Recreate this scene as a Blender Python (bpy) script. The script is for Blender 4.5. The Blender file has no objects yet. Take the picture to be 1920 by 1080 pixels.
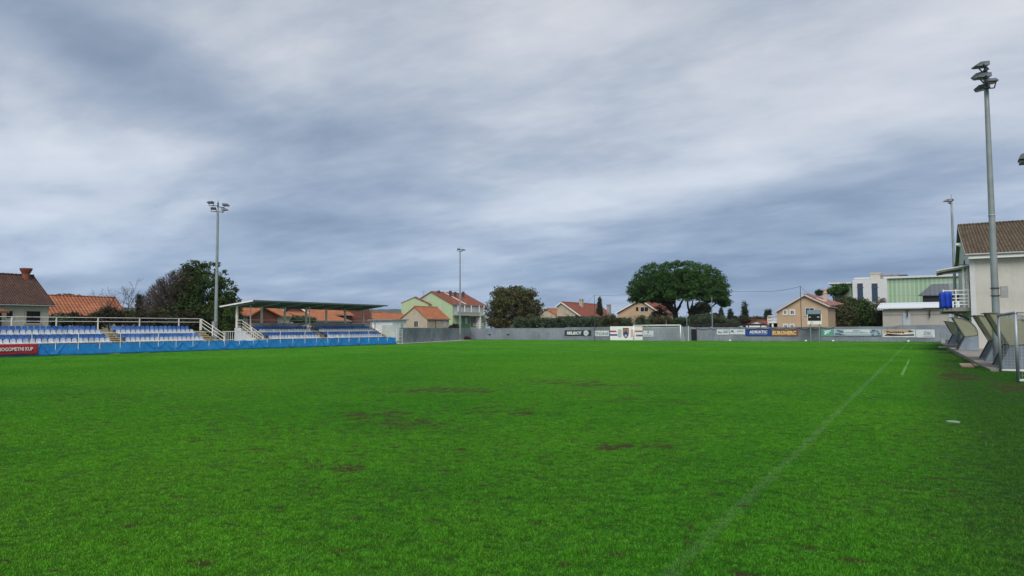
import bpy, math, random
import numpy as np
from mathutils import Vector, Matrix, noise as mnoise
sc = bpy.context.scene
COL = sc.collection
R = math.radians
rng = random.Random(7)

# ---------------------------------------------------------------- camera
F, YAW, PITCH, ROLL, H = 1335.04, 0.524865, 0.056485, -0.004558, 2.1485
FW = Vector((-math.sin(YAW)*math.cos(PITCH), math.cos(YAW)*math.cos(PITCH), math.sin(PITCH)))
RT0 = Vector((math.cos(YAW), math.sin(YAW), 0)); UP0 = RT0.cross(FW)
RT = RT0*math.cos(ROLL) + UP0*math.sin(ROLL); UP = UP0*math.cos(ROLL) - RT0*math.sin(ROLL)
cam = bpy.data.objects.new('camera', bpy.data.cameras.new('camera')); COL.objects.link(cam)
M = Matrix.Identity(4)
for i in range(3):
    M[i][0] = RT[i]; M[i][1] = UP[i]; M[i][2] = -FW[i]
M[2][3] = H
cam.matrix_world = M
cam.data.sensor_width = 36; cam.data.lens = F/1920*36
cam.data.clip_start = 0.1; cam.data.clip_end = 12000
sc.camera = cam

def ray(px, py):
    return FW + (px-960)/F*RT - (py-540)/F*UP
def onY(px, py, Y):
    d = ray(px, py); t = Y/d.y; return Vector((t*d.x, Y, H+t*d.z))
def onX(px, py, X):
    d = ray(px, py); t = X/d.x; return Vector((X, t*d.y, H+t*d.z))
def onZ(px, py, z=0.0):
    d = ray(px, py); t = (z-H)/d.z; return Vector((t*d.x, t*d.y, z))

# ---------------------------------------------------------------- exposure, sun, sky
sc.view_settings.view_transform = 'Standard'; sc.view_settings.look = 'None'
sc.view_settings.gamma = 1; sc.view_settings.use_curve_mapping = False
sc.view_settings.exposure = 0.42
SUN_EL, SUN_AZ = R(50), R(158)          # azimuth clockwise from +Y
sd = bpy.data.lights.new('sun', 'SUN'); sd.energy = 2.3; sd.angle = R(40); sd.color = (1, .955, .9)
sun = bpy.data.objects.new('sun', sd); COL.objects.link(sun)
sdir = Vector((math.sin(SUN_AZ)*math.cos(SUN_EL), math.cos(SUN_AZ)*math.cos(SUN_EL), math.sin(SUN_EL)))
sun.rotation_euler = sdir.to_track_quat('Z', 'Y').to_euler()

class NT:
    """tiny helper for node trees"""
    def __init__(s, tree):
        s.t = tree; s.n = tree.nodes; s.l = tree.links
    def new(s, typ, ins=None, **kw):
        nd = s.n.new(typ)
        for k, v in kw.items(): setattr(nd, k, v)
        for k, v in (ins or {}).items():
            sock = nd.inputs[k]
            if isinstance(v, bpy.types.NodeSocket): s.l.new(v, sock)
            else: sock.default_value = v
        return nd
    def math(s, op, a, b=0.0, c=0.0, clamp=False):
        nd = s.new('ShaderNodeMath', {0: a, 1: b, 2: c}, operation=op, use_clamp=clamp); return nd.outputs[0]
    def noise(s, vec, scale, detail=3, rough=.55, dist=0.0):
        nd = s.new('ShaderNodeTexNoise', {'Vector': vec, 'Scale': scale, 'Detail': detail, 'Roughness': rough, 'Distortion': dist}); return nd.outputs['Fac']
    def mapping(s, vec, loc=(0,0,0), rot=(0,0,0), scale=(1,1,1)):
        nd = s.new('ShaderNodeMapping', {'Vector': vec, 'Location': loc, 'Rotation': rot, 'Scale': scale}); return nd.outputs[0]
    def ramp(s, fac, stops):
        nd = s.new('ShaderNodeValToRGB', {'Fac': fac}); cr = nd.color_ramp
        while len(cr.elements) < len(stops): cr.elements.new(.5)
        for e, (p, c) in zip(cr.elements, stops):
            e.position = p; e.color = (c[0], c[1], c[2], 1) if not isinstance(c, (int, float)) else (c, c, c, 1)
        return nd.outputs['Color']
    def mix(s, fac, a, b, mode='MIX'):
        nd = s.n.new('ShaderNodeMix'); nd.data_type = 'RGBA'; nd.blend_type = mode
        for sock, v in ((nd.inputs[0], fac), (nd.inputs[6], a), (nd.inputs[7], b)):
            if isinstance(v, bpy.types.NodeSocket): s.l.new(v, sock)
            elif isinstance(v, (int, float)): sock.default_value = v
            else: sock.default_value = (v[0], v[1], v[2], 1)
        return nd.outputs[2]

w = bpy.data.worlds.new('World'); sc.world = w; w.use_nodes = True
W = NT(w.node_tree); W.n.clear()
sky = W.new('ShaderNodeTexSky', sky_type='NISHITA'); sky.sun_disc = False
sky.sun_elevation = SUN_EL; sky.sun_rotation = SUN_AZ; sky.air_density = 1.2; sky.dust_density = 2.0
tc = W.new('ShaderNodeTexCoord').outputs['Generated']
sep = W.new('ShaderNodeSeparateXYZ', {0: tc})
zz = W.math('ADD', W.math('MAXIMUM', sep.outputs[2], 0.0), 0.15)
px_ = W.math('DIVIDE', sep.outputs[0], zz); py_ = W.math('DIVIDE', sep.outputs[1], zz)
plane = W.new('ShaderNodeCombineXYZ', {0: px_, 1: py_, 2: 0.0}).outputs[0]
# cloud sheet: streaks run roughly along one compass direction
v1 = W.mapping(plane, rot=(0, 0, R(-137)), scale=(.55, .85, 1), loc=(3.1, 1.7, 0))
v2 = W.mapping(plane, rot=(0, 0, R(-130)), scale=(.85, 1.1, 1), loc=(7.7, .3, 0))
n1 = W.noise(v1, 1.25, 4, .5, .35)
n2 = W.noise(v2, 2.2, 8, .56, .15)
n3 = W.noise(W.mapping(plane, rot=(0, 0, R(-120)), scale=(.6, 1.6, 1)), 5.5, 9, .66, .1)
base = W.math('ADD', W.math('MULTIPLY', n1, .62), W.math('ADD', W.math('MULTIPLY', n2, .50), W.math('MULTIPLY', n3, .17)))
def blob(px, py, sx, sy, rot, amp):
    """broad light or dark bank of cloud in one direction of the sky"""
    d = ray(px, py).normalized()
    r_ = Vector((d.y, -d.x, 0)).normalized(); u_ = r_.cross(d)
    a = r_*math.cos(rot)+u_*math.sin(rot); b = u_*math.cos(rot)-r_*math.sin(rot)
    sub = W.new('ShaderNodeVectorMath', {0: tc, 1: d}, operation='SUBTRACT').outputs[0]
    da = W.new('ShaderNodeVectorMath', {0: sub, 1: a*(1/sx)}, operation='DOT_PRODUCT').outputs['Value']
    db = W.new('ShaderNodeVectorMath', {0: sub, 1: b*(1/sy)}, operation='DOT_PRODUCT').outputs['Value']
    q = W.math('ADD', W.math('MULTIPLY', da, da), W.math('MULTIPLY', db, db))
    return W.math('MULTIPLY', W.math('POWER', 2.718, W.math('MULTIPLY', q, -1.0)), amp)
BLOBS = [(120, 320, .22, .09, R(-6), .15), (1330, 290, .26, .05, R(20), .17), (1020, 385, .22, .035, R(8), .12), (1560, 200, .2, .05, R(28), .08),
         (1250, 60, .5, .12, R(5), .08), (480, 30, .12, .10, R(50), .08), (150, 90, .22, .06, R(-16), -.12), (420, 210, .16, .05, R(-20), -.08), (760, 260, .22, .07, R(35), -.12),
         (1640, 370, .28, .045, R(14), -.10), (1500, 490, .5, .05, R(0), -.10), (650, 420, .3, .03, R(-3), -.07), (300, 455, .25, .018, R(0), -.08), (560, 490, .3, .02, R(0), .10), (200, 425, .2, .02, R(0), .08),
         (1850, 130, .2, .12, R(30), .03), (1000, 480, .3, .015, R(0), .05)]
tot = base
for b in BLOBS: tot = W.math('ADD', tot, blob(*b))
cl = W.ramp(tot, [(.36, (.165, .222, .315)), (.48, (.218, .276, .372)), (.58, (.278, .335, .43)), (.68, (.352, .402, .485)), (.80, (.468, .505, .57)), (.97, (.59, .61, .655))])
# bluer and deeper towards the horizon, warmer grey overhead
hz = W.ramp(sep.outputs[2], [(0.0, (.84, .98, 1.12)), (.07, (.84, .97, 1.11)), (.14, (.92, .99, 1.07)), (.26, (.99, 1.0, 1.02)), (.5, (1.05, 1.01, .97)), (1.0, (1.0, .98, .96))])
cl = W.mix(1.0, cl, hz, 'MULTIPLY')
bg1 = W.new('ShaderNodeBackground', {'Color': sky.outputs[0], 'Strength': .05})
bg2 = W.new('ShaderNodeBackground', {'Color': cl, 'Strength': .98})
mx = W.new('ShaderNodeMixShader', {0: .93, 1: bg1.outputs[0], 2: bg2.outputs[0]})
W.new('ShaderNodeOutputWorld', {0: mx.outputs[0]})

# ---------------------------------------------------------------- materials
MATS = {}
def mat(name, col, rough=.7, var=.12, scale=3.0, metal=0.0, spec=.3, bump=0.0, bscale=30.0, stain=None, streak=0.0, coords='Object'):
    if name in MATS: return MATS[name]
    m = bpy.data.materials.new(name); m.use_nodes = True; T = NT(m.node_tree)
    bs = T.n['Principled BSDF']; c = T.new('ShaderNodeTexCoord').outputs[coords]
    n = T.noise(c, scale, 5, .6)
    lo = [x*(1-var) for x in col]; hi = [min(1, x*(1+var)) for x in col]
    cc = T.ramp(n, [(.3, lo), (.7, hi)])
    if stain:
        k = T.ramp(T.noise(T.mapping(c, loc=(5, 3, 1)), scale*.45, 6, .65, .3), [(.5, 0.0), (.68, 1.0)])
        cc = T.mix(T.math('MULTIPLY', k, stain[1]), cc, stain[0])
    if streak:
        k = T.ramp(T.noise(T.mapping(c, scale=(2.2, 2.2, .18)), 3.0, 4, .6), [(.45, 0.0), (.75, 1.0)])
        cc = T.mix(T.math('MULTIPLY', k, streak), cc, [x*.35 for x in col])
    T.l.new(cc, bs.inputs['Base Color']); bs.inputs['Roughness'].default_value = rough
    bs.inputs['Metallic'].default_value = metal; bs.inputs['Specular IOR Level'].default_value = spec
    if bump:
        b = T.new('ShaderNodeBump', {'Strength': bump, 'Distance': .02, 'Height': T.noise(c, bscale, 4, .6)})
        T.l.new(b.outputs[0], bs.inputs['Normal'])
    MATS[name] = m; return m

def tile_mat(name, col, alt, axis='X', dark=.55, pitch=.24, course=.34, moss=0.0, relief=1.0):
    """roof tiles: rolls across 'axis', courses down the slope, every tile its own tone"""
    if name in MATS: return MATS[name]
    m = bpy.data.materials.new(name); m.use_nodes = True; T = NT(m.node_tree)
    bs = T.n['Principled BSDF']; c = T.new('ShaderNodeTexCoord').outputs['Object']
    s = T.new('ShaderNodeSeparateXYZ', {0: c})
    u = s.outputs[0] if axis == 'X' else s.outputs[1]
    v = s.outputs[1] if axis == 'X' else s.outputs[0]
    us = T.math('DIVIDE', u, pitch); vs = T.math('DIVIDE', v, course)
    cell = T.new('ShaderNodeCombineXYZ', {0: T.math('FLOOR', us), 1: T.math('FLOOR', vs), 2: 0.0}).outputs[0]
    wn = T.new('ShaderNodeTexWhiteNoise', {'Vector': cell}, noise_dimensions='2D').outputs['Value']
    cc = T.mix(wn, col, alt)
    cc = T.mix(T.ramp(T.noise(c, .8, 4, .6), [(.35, 0.0), (.7, .6)]), cc, [x*.7 for x in col])
    fv = T.math('FRACT', vs)
    wave = T.math('SINE', T.math('MULTIPLY', us, 6.2832))
    groove = T.ramp(wave, [(0.0, dark), (.45, 1.0)])
    edge = T.ramp(fv, [(0.0, dark), (.16, 1.0), (.9, 1.0), (1.0, dark)])
    cc = T.mix(relief, cc, T.mix(1.0, T.mix(1.0, cc, groove, 'MULTIPLY'), edge, 'MULTIPLY'))
    if moss:
        k = T.ramp(T.noise(c, 1.9, 6, .7), [(.5, 0.0), (.62, moss)])
        cc = T.mix(k, cc, (.09, .085, .04))
    T.l.new(cc, bs.inputs['Base Color']); bs.inputs['Roughness'].default_value = .85
    bp = T.new('ShaderNodeBump', {'Strength': .9, 'Distance': .05, 'Height': T.math('ADD', wave, T.math('MULTIPLY', fv, .6))})
    T.l.new(bp.outputs[0], bs.inputs['Normal'])
    MATS[name] = m; return m

def leaf_mat(name, c1, c2, c3=None, scale=.9, trans=.25):
    if name in MATS: return MATS[name]
    m = bpy.data.materials.new(name); m.use_nodes = True; T = NT(m.node_tree)
    bs = T.n['Principled BSDF']; g = T.new('ShaderNodeNewGeometry')
    ri = g.outputs['Random Per Island']
    cc = T.mix(ri, c1, c2)
    if c3:
        k = T.ramp(T.noise(g.outputs['Position'], scale, 3, .6), [(.47, 0.0), (.62, 1.0)])
        cc = T.mix(k, cc, c3)
    T.l.new(cc, bs.inputs['Base Color']); bs.inputs['Roughness'].default_value = .65
    bs.inputs['Specular IOR Level'].default_value = .25
    tr = T.new('ShaderNodeBsdfTranslucent', {'Color': cc})
    mxs = T.new('ShaderNodeMixShader', {0: trans, 1: bs.outputs[0], 2: tr.outputs[0]})
    T.l.new(mxs.outputs[0], T.n['Material Output'].inputs[0])
    MATS[name] = m; return m

M_white = mat('white_paint', (.80, .80, .78), .45, .05, 2, stain=((.45, .38, .28), .25))
M_rail = mat('rail_paint', (.74, .72, .68), .5, .08, 2, stain=((.36, .22, .12), .4))
M_galv = mat('galvanised_steel', (.30, .33, .34), .5, .14, 1.3, metal=.5, bump=.1)
M_galvd = mat('dark_lamp_steel', (.075, .08, .09), .5, .15, 4, metal=.3)
M_glass = mat('window_glass', (.022, .027, .033), .12, .2, 1, spec=.6)
M_lens = mat('lamp_lens', (.25, .27, .28), .15, .1, 2, spec=.6)
M_conc = mat('concrete', (.30, .295, .28), .9, .13, 2.5, bump=.4, stain=((.13, .12, .10), .6))
M_wallc = mat('perimeter_wall_render', (.225, .25, .29), .92, .24, .35, bump=.35, bscale=9, stain=((.11, .125, .15), .9), streak=.42)
M_black = mat('black_void', (.012, .012, .012), .8)
M_dark = mat('dark_steel_and_shade', (.025, .017, .013), .7)
M_beige = mat('beige_render', (.47, .41, .305), .9, .08, 1.2, bump=.25, streak=.18, stain=((.34, .27, .19), .6))
M_cream = mat('cream_render', (.48, .45, .37), .9, .07, 1.2, bump=.25, streak=.10)
M_orangew = mat('apricot_render', (.50, .36, .235), .9, .07, .8, bump=.2, streak=.05)
M_green = mat('pale_green_render', (.40, .52, .31), .9, .06, .6, streak=.06)
M_greend = mat('deep_green_render', (.10, .23, .10), .9, .08, .8)
M_club = mat('clubhouse_render', (.53, .52, .465), .92, .07, .6, bump=.3, streak=.12, stain=((.36, .34, .28), .5))
M_trunk = mat('bark', (.075, .055, .042), .95, .3, 4, bump=.8, bscale=14)
M_twig = mat('grey_twigs', (.085, .068, .058), .9, .25, 4)
M_seatw = mat('seat_white_plastic', (.50, .54, .59), .45, .08, 1.5, stain=((.36, .36, .36), .4))
M_seatb = mat('seat_blue_plastic', (.038, .125, .37), .4, .22, 1.2, stain=((.16, .30, .55), .6))
M_seatg = mat('seat_grey_plastic', (.30, .33, .36), .5, .12, 1.5)
M_stair = mat('yellowish_concrete', (.50, .41, .26), .85, .12, 3, stain=((.25, .2, .13), .5))
M_standc = mat('painted_stand_concrete', (.34, .35, .36), .85, .08, 1.5, stain=((.3, .3, .3), .5), streak=.15)
M_metalw = mat('bright_metal_roof', (.50, .53, .56), .45, .06, 1.5, metal=.1)
M_paving = mat('terracotta_paving', (.32, .23, .17), .9, .15, 5, bump=.3, stain=((.16, .13, .1), .5))
T_orange = tile_mat('orange_roof_tiles', (.50, .15, .05), (.62, .24, .10), 'Y', dark=.7)
T_orangeX = tile_mat('orange_roof_tiles_across', (.40, .125, .05), (.54, .20, .09), 'Y', pitch=.5, course=.5)
T_red = tile_mat('red_roof_tiles', (.34, .085, .045), (.42, .13, .065), 'Y')
T_brown = tile_mat('old_brown_roof_tiles', (.095, .04, .022), (.17, .075, .042), 'Y', pitch=.26, course=.36, dark=.35)
T_club = tile_mat('weathered_roof_tiles', (.12, .08, .05), (.235, .17, .105), 'X', pitch=.25, course=.4, dark=.4, moss=.5)

for m_ in (M_seatw, M_seatb, M_seatg):          # every seat faded a little differently
    T = NT(m_.node_tree); bs = T.n['Principled BSDF']; lk = bs.inputs['Base Color'].links[0].from_socket
    oi = T.new('ShaderNodeObjectInfo').outputs['Random']
    T.l.new(T.mix(1.0, lk, T.ramp(oi, [(0.0, (.78, .80, .82)), (.5, (1, 1, 1)), (1.0, (1.14, 1.14, 1.1))]), 'MULTIPLY'), bs.inputs['Base Color'])
# ---------------------------------------------------------------- object helpers
def tag(o, label=None, cat=None, group=None, kind=None):
    if label: o['label'] = label
    if cat: o['category'] = cat
    if group: o['group'] = group
    if kind: o['kind'] = kind
    return o
def origin(o):
    v = Vector((0, 0, 0))
    while o is not None:
        v += Vector(o.location); o = o.parent
    return v
def thing(name, loc, label, cat, group=None):
    o = bpy.data.objects.new(name, None); COL.objects.link(o); o.location = loc
    o.empty_display_size = .3
    return tag(o, label, cat, group)
class MB:
    def __init__(s): s.v = []; s.f = []
    def add(s, vs, fs):
        n = len(s.v); s.v += [tuple(v) for v in vs]; s.f += [tuple(i+n for i in f) for f in fs]; return s
    def box(s, x0, x1, y0, y1, z0, z1):
        x0, x1 = min(x0, x1), max(x0, x1); y0, y1 = min(y0, y1), max(y0, y1); z0, z1 = min(z0, z1), max(z0, z1)
        return s.add([(x0,y0,z0),(x1,y0,z0),(x1,y1,z0),(x0,y1,z0),(x0,y0,z1),(x1,y0,z1),(x1,y1,z1),(x0,y1,z1)],
              [(0,3,2,1),(4,5,6,7),(0,1,5,4),(1,2,6,5),(2,3,7,6),(3,0,4,7)])
    def hexa(s, b, t):     # bottom 4, top 4
        return s.add(list(b)+list(t), [(0,3,2,1),(4,5,6,7),(0,1,5,4),(1,2,6,5),(2,3,7,6),(3,0,4,7)])
    def prism(s, poly, axis, a, b):
        """polygon of (u,v) extruded along axis; X: (y,z)  Y: (x,z)  Z: (x,y)"""
        def P(u, v, t):
            return (t,u,v) if axis == 'X' else ((u,t,v) if axis == 'Y' else (u,v,t))
        n = len(poly)
        return s.add([P(u,v,a) for u,v in poly]+[P(u,v,b) for u,v in poly],
              [tuple(range(n-1,-1,-1)), tuple(range(n,2*n))]+[(i,(i+1)%n,n+(i+1)%n,n+i) for i in range(n)])
    def tube(s, pts, rad, n=6, cap=True):
        pts = [Vector(p) for p in pts]
        rads = rad if isinstance(rad, (list, tuple)) else [rad]*len(pts)
        vs = []; fs = []
        for i, p in enumerate(pts):
            d = (pts[min(i+1, len(pts)-1)]-pts[max(i-1, 0)]).normalized()
            a = d.cross(Vector((0,0,1)));
            if a.length < .05: a = d.cross(Vector((1,0,0)))
            a.normalize(); b = d.cross(a)
            for k in range(n):
                t = 2*math.pi*k/n; vs.append(p+(a*math.cos(t)+b*math.sin(t))*rads[i])
        for i in range(len(pts)-1):
            for k in range(n):
                k2 = (k+1)%n; fs.append((i*n+k, i*n+k2, (i+1)*n+k2, (i+1)*n+k))
        if cap: fs += [tuple(range(n-1,-1,-1)), tuple(range((len(pts)-1)*n, len(pts)*n))]
        return s.add(vs, fs)
    def bar(s, p, q, wd, hg=None):
        """square bar from p to q"""
        hg = hg or wd; p = Vector(p); q = Vector(q); d = (q-p).normalized()
        a = d.cross(Vector((0,0,1)))
        if a.length < .05: a = Vector((1,0,0))
        a.normalize(); b = a.cross(d)
        c = [(-a*wd/2-b*hg/2), (a*wd/2-b*hg/2), (a*wd/2+b*hg/2), (-a*wd/2+b*hg/2)]
        return s.add([p+x for x in c]+[q+x for x in c], [(0,3,2,1),(4,5,6,7),(0,1,5,4),(1,2,6,5),(2,3,7,6),(3,0,4,7)])
    def lathe(s, c, prof, n=12):
        vs = []; fs = []
        for r_, z in prof:
            for k in range(n):
                t = 2*math.pi*k/n; vs.append((c[0]+r_*math.cos(t), c[1]+r_*math.sin(t), c[2]+z))
        for i in range(len(prof)-1):
            for k in range(n): fs.append((i*n+k, i*n+(k+1)%n, (i+1)*n+(k+1)%n, (i+1)*n+k))
        fs += [tuple(range(n-1,-1,-1)), tuple(range((len(prof)-1)*n, len(prof)*n))]
        return s.add(vs, fs)
    def build(s, name, m, parent=None, smooth=False, o=None):
        """vertices are given in world space"""
        org = origin(parent) if parent else Vector((0,0,0))
        if o is not None: org = Vector(o)
        me = bpy.data.meshes.new(name)
        me.from_pydata([(v[0]-org.x, v[1]-org.y, v[2]-org.z) for v in s.v], [], s.f); me.update()
        if smooth:
            me.polygons.foreach_set('use_smooth', [True]*len(me.polygons))
        me.materials.append(m)
        ob = bpy.data.objects.new(name, me); COL.objects.link(ob)
        if parent: ob.parent = parent
        elif o is not None: ob.location = org
        return ob
def solo(mb, name, m, loc, label, cat, group=None, smooth=False):
    ob = mb.build(name, m, None, smooth, o=loc); return tag(ob, label, cat, group)
def numpy_mesh(name, V, FS, m, parent=None, loc=None, nv=4):
    """V (n,3), FS (k,nv) world coordinates"""
    org = origin(parent) if parent else Vector(loc or (0,0,0))
    me = bpy.data.meshes.new(name); k = len(FS)
    me.vertices.add(len(V)); me.vertices.foreach_set('co', (V-np.array(org)).astype('f').ravel())
    me.loops.add(k*nv); me.loops.foreach_set('vertex_index', FS.astype('i').ravel())
    me.polygons.add(k); me.polygons.foreach_set('loop_start', np.arange(k, dtype='i')*nv)
    me.update(calc_edges=True); me.validate()
    me.materials.append(m)
    ob = bpy.data.objects.new(name, me); COL.objects.link(ob)
    if parent: ob.parent = parent
    else: ob.location = org
    return ob

def text_part(s, height, origin_pt, xdir, m, parent, width=None, depth=.012, name='lettering', align='CENTER', bold=0.0, shear=0.0):
    cu = bpy.data.curves.new('lettering', 'FONT'); cu.body = s; cu.size = 1; cu.align_x = align; cu.align_y = 'CENTER'
    cu.extrude = depth/2; cu.offset = bold; cu.shear = shear; cu.resolution_u = 2
    tmp = bpy.data.objects.new('tmp_text', cu); COL.objects.link(tmp)
    bpy.context.view_layer.update()
    dg = bpy.context.evaluated_depsgraph_get()
    me = bpy.data.meshes.new_from_object(tmp.evaluated_get(dg))
    bpy.data.objects.remove(tmp, do_unlink=True)
    co = [v.co.copy() for v in me.vertices]
    x0 = min(c.x for c in co); x1 = max(c.x for c in co); y0 = min(c.y for c in co); y1 = max(c.y for c in co)
    sy = height/(y1-y0); sx = (width/(x1-x0)) if width else sy
    X = Vector(xdir); Z = Vector((0,0,1)); N = X.cross(Z)          # N points to the reader
    org = origin(parent); P = Vector(origin_pt)
    for v, c in zip(me.vertices, co):
        v.co = P - org + X*((c.x-(x0+x1)/2)*sx) + Z*((c.y-(y0+y1)/2)*sy) + N*c.z
    # one mesh per word
    par_ = list(range(len(me.vertices)))
    def find(i):
        while par_[i] != i: par_[i] = par_[par_[i]]; i = par_[i]
        return i
    for p in me.polygons:
        r0 = find(p.vertices[0])
        for v in p.vertices[1:]: par_[find(v)] = r0
    isl = {}
    for i in range(len(par_)): isl.setdefault(find(i), []).append(i)
    rngs = sorted((min(co[i].x for i in q), max(co[i].x for i in q), q) for q in isl.values())
    words = []; cur = None
    for lo, hi, q in rngs:
        if cur is None or (lo-cur[0] > .20 and ' ' in s): cur = [hi, list(q)]; words.append(cur)
        else: cur[0] = max(cur[0], hi); cur[1] += q
    obs = []
    for _, q in words:
        st = {i: k for k, i in enumerate(sorted(q))}
        m2 = bpy.data.meshes.new(name); m2.from_pydata([me.vertices[i].co[:] for i in sorted(q)], [], [[st[i] for i in p.vertices] for p in me.polygons if p.vertices[0] in st]); m2.materials.append(m); m2.update()
        ob = bpy.data.objects.new(name, m2); COL.objects.link(ob); ob.parent = parent; obs.append(ob)
    bpy.data.meshes.remove(me)
    return obs[0]

# ---------------------------------------------------------------- ground
def nz(x, y, s, k=0.0): return mnoise.noise(Vector((x*s, y*s, k)))
SPOTS = [ # bare places (x, y, rx, ry, strength)
 (-5.0, 12.4, .5, .6, .9), (-4.1, 12.7, .6, .45, .6), (-2.72, 6.45, .16, .14, .9), (-2.2, 7.6, .1, .1, .6),
 (-1.9, 9.7, .22, .16, .55), (-2.9, 9.75, .16, .14, .6), (2.6, 31.0, .8, 3.0, .8), (1.2, 36.5, 1.2, 4.2, .85), (.8, 30, 1.4, 4, .35),
 (1.7, 60, .9, 9, .6), (1.5, 72, .7, 9, .5), (3.0, 26, .8, 3, .5), (.9, 45, .9, 6, .5), (-12.5, 9.2, .5, .4, .7), (-10.4, 12.9, 2.0, 1.2, .5), (-12, 14, 1.4, 1.5, .6),
 (-7.9, 8.4, .7, .4, .6), (-9.9, 16.2, 2.2, 1.1, .5), (-14.5, 20.5, 2.5, 2.2, .55), (-17.5, 12.5, 1.8, 1.0, .5), (-7.5, 20.5, 2.6, 1.2, .5), (-12, 26, 3.5, 1.8, .5),
 (-31, 102.0, 3, 2.2, .5), (.4, 19, .18, .12, 1.0)]
def bare(x, y):
    b = 0.0
    for sx, sy, rx, ry, st in SPOTS:
        dx = (x-sx)/rx; dy = (y-sy)/ry; q = dx*dx+dy*dy
        if q < 3.2:
            n = nz(x, y, 3.0/max(.4, min(rx, ry)), 3.3)*.5+nz(x, y, 9, 1.1)*.4
            n = n*1.5+nz(x*.8, y*.5, 4.0, 6.6)*.9
            b = max(b, st*max(0, min(1, (1.05-q+n))))
    # worn divots across the middle of the goalmouth side
    zone = max(0.0, 1-abs((y-15)/13)) if y < 28 else 0
    zone *= max(0.0, min(1, (-x-3)/4)) if x > -30 else 0.6
    d = nz(x*1.0, y*1.3, 2.2, 9.0)+.5*nz(x, y, 6.0, 4.0)
    gate = .55+.35*nz(x, y, .22, 7.0)
    if d > .58-.2*zone*gate and zone > 0: b = max(b, min(.85, (d-.58+.2*zone*gate)*7)*min(1, .35+zone))
    sp = nz(x, y*1.25, 4.6, 12.0)+.35*nz(x, y, 11.0, 14.0)
    th = .47-.20*zone*gate-.05*(x > -2)
    if sp > th: b = max(b, min(1.0, (sp-th)*9))
    if d > .78: b = max(b, min(.6, (d-.78)*6))
    return b
xs = np.concatenate([np.arange(-78, -28, .8), np.arange(-28, 8, .14), np.arange(8, 12, .8)])
ys = np.concatenate([np.arange(-12, 3, .8), np.arange(3, 30, .11), np.arange(30, 60, .35), np.arange(60, 114.2, .8)])
XX, YY = np.meshgrid(xs, ys); nx, ny = len(xs), len(ys)
ZZ = np.zeros_like(XX); B = np.zeros(XX.size, 'f')
for j in range(ny):
    for i in range(nx):
        x = XX[j, i]; y = YY[j, i]
        if x > -32 or y > 90: B[j*nx+i] = bare(x, y)
        ZZ[j, i] = .035*nz(x, y, .16, 2)+.012*nz(x, y, .9, 5) - .0
V = np.stack([XX.ravel(), YY.ravel(), ZZ.ravel()-.02], 1)
idx = np.arange(nx*ny).reshape(ny, nx)
FS = np.stack([idx[:-1,:-1].ravel(), idx[:-1,1:].ravel(), idx[1:,1:].ravel(), idx[1:,:-1].ravel()], 1)

def grass_tree(T, blade):
    g = T.new('ShaderNodeNewGeometry'); P = g.outputs['Position']
    P2 = T.new('ShaderNodeVectorMath', {0: P, 1: (1, 1, 0)}, operation='MULTIPLY').outputs[0]
    big = T.noise(P2, .09, 4, .55); mid = T.noise(P2, .7, 5, .6); fine = T.noise(P2, 7, 4, .65)
    sepn = T.new('ShaderNodeSeparateXYZ', {0: P2})
    c = T.mix(T.ramp(mid, [(.3, 0.0), (.7, 1.0)]), (.050, .236, .009), (.072, .300, .013))
    c = T.mix(T.math('MULTIPLY', T.ramp(big, [(.4, 0.0), (.62, 1.0)]), .6), c, (.110, .345, .014))
    # mowing bands parallel with the touchline
    band = T.math('SINE', T.math('MULTIPLY', T.math('ADD', sepn.outputs[0], T.math('MULTIPLY', mid, .5)), 6.2832/5.6))
    c = T.mix(T.math('MULTIPLY', T.ramp(band, [(.35, 0.0), (.65, 1.0)]), .10), c, (.11, .30, .02))
    # the strip outside the touchline is rougher and darker
    rim = T.ramp(T.math('ADD', sepn.outputs[0], T.math('MULTIPLY', mid, 1.6)), [(.0, 0.0), (1.0, 0.0)])
    mr = T.new('ShaderNodeMapRange', {'Value': T.math('ADD', sepn.outputs[0], T.math('MULTIPLY', mid, 1.8)), 'From Min': .3, 'From Max': 2.0})
    c = T.mix(T.math('MULTIPLY', mr.outputs[0], .75), c, (.034, .115, .016))
    # faded chalk of the touchline
    ln = T.math('ABSOLUTE', T.math('ADD', sepn.outputs[0], 2.0))
    lm = T.ramp(ln, [(.05, 1.0), (.10, 0.0)])
    lm = T.math('MULTIPLY', lm, T.ramp(T.noise(P2, 5, 4, .7), [(.42, .07), (.68, .34)]))
    worn = T.new('ShaderNodeMapRange', {'Value': sepn.outputs[1], 'From Min': 5.0, 'From Max': 34.0, 'To Min': .5, 'To Max': 1.25}).outputs[0]
    lm = T.math('MULTIPLY', lm, worn)
    return P2, c, lm, fine, mid
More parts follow.
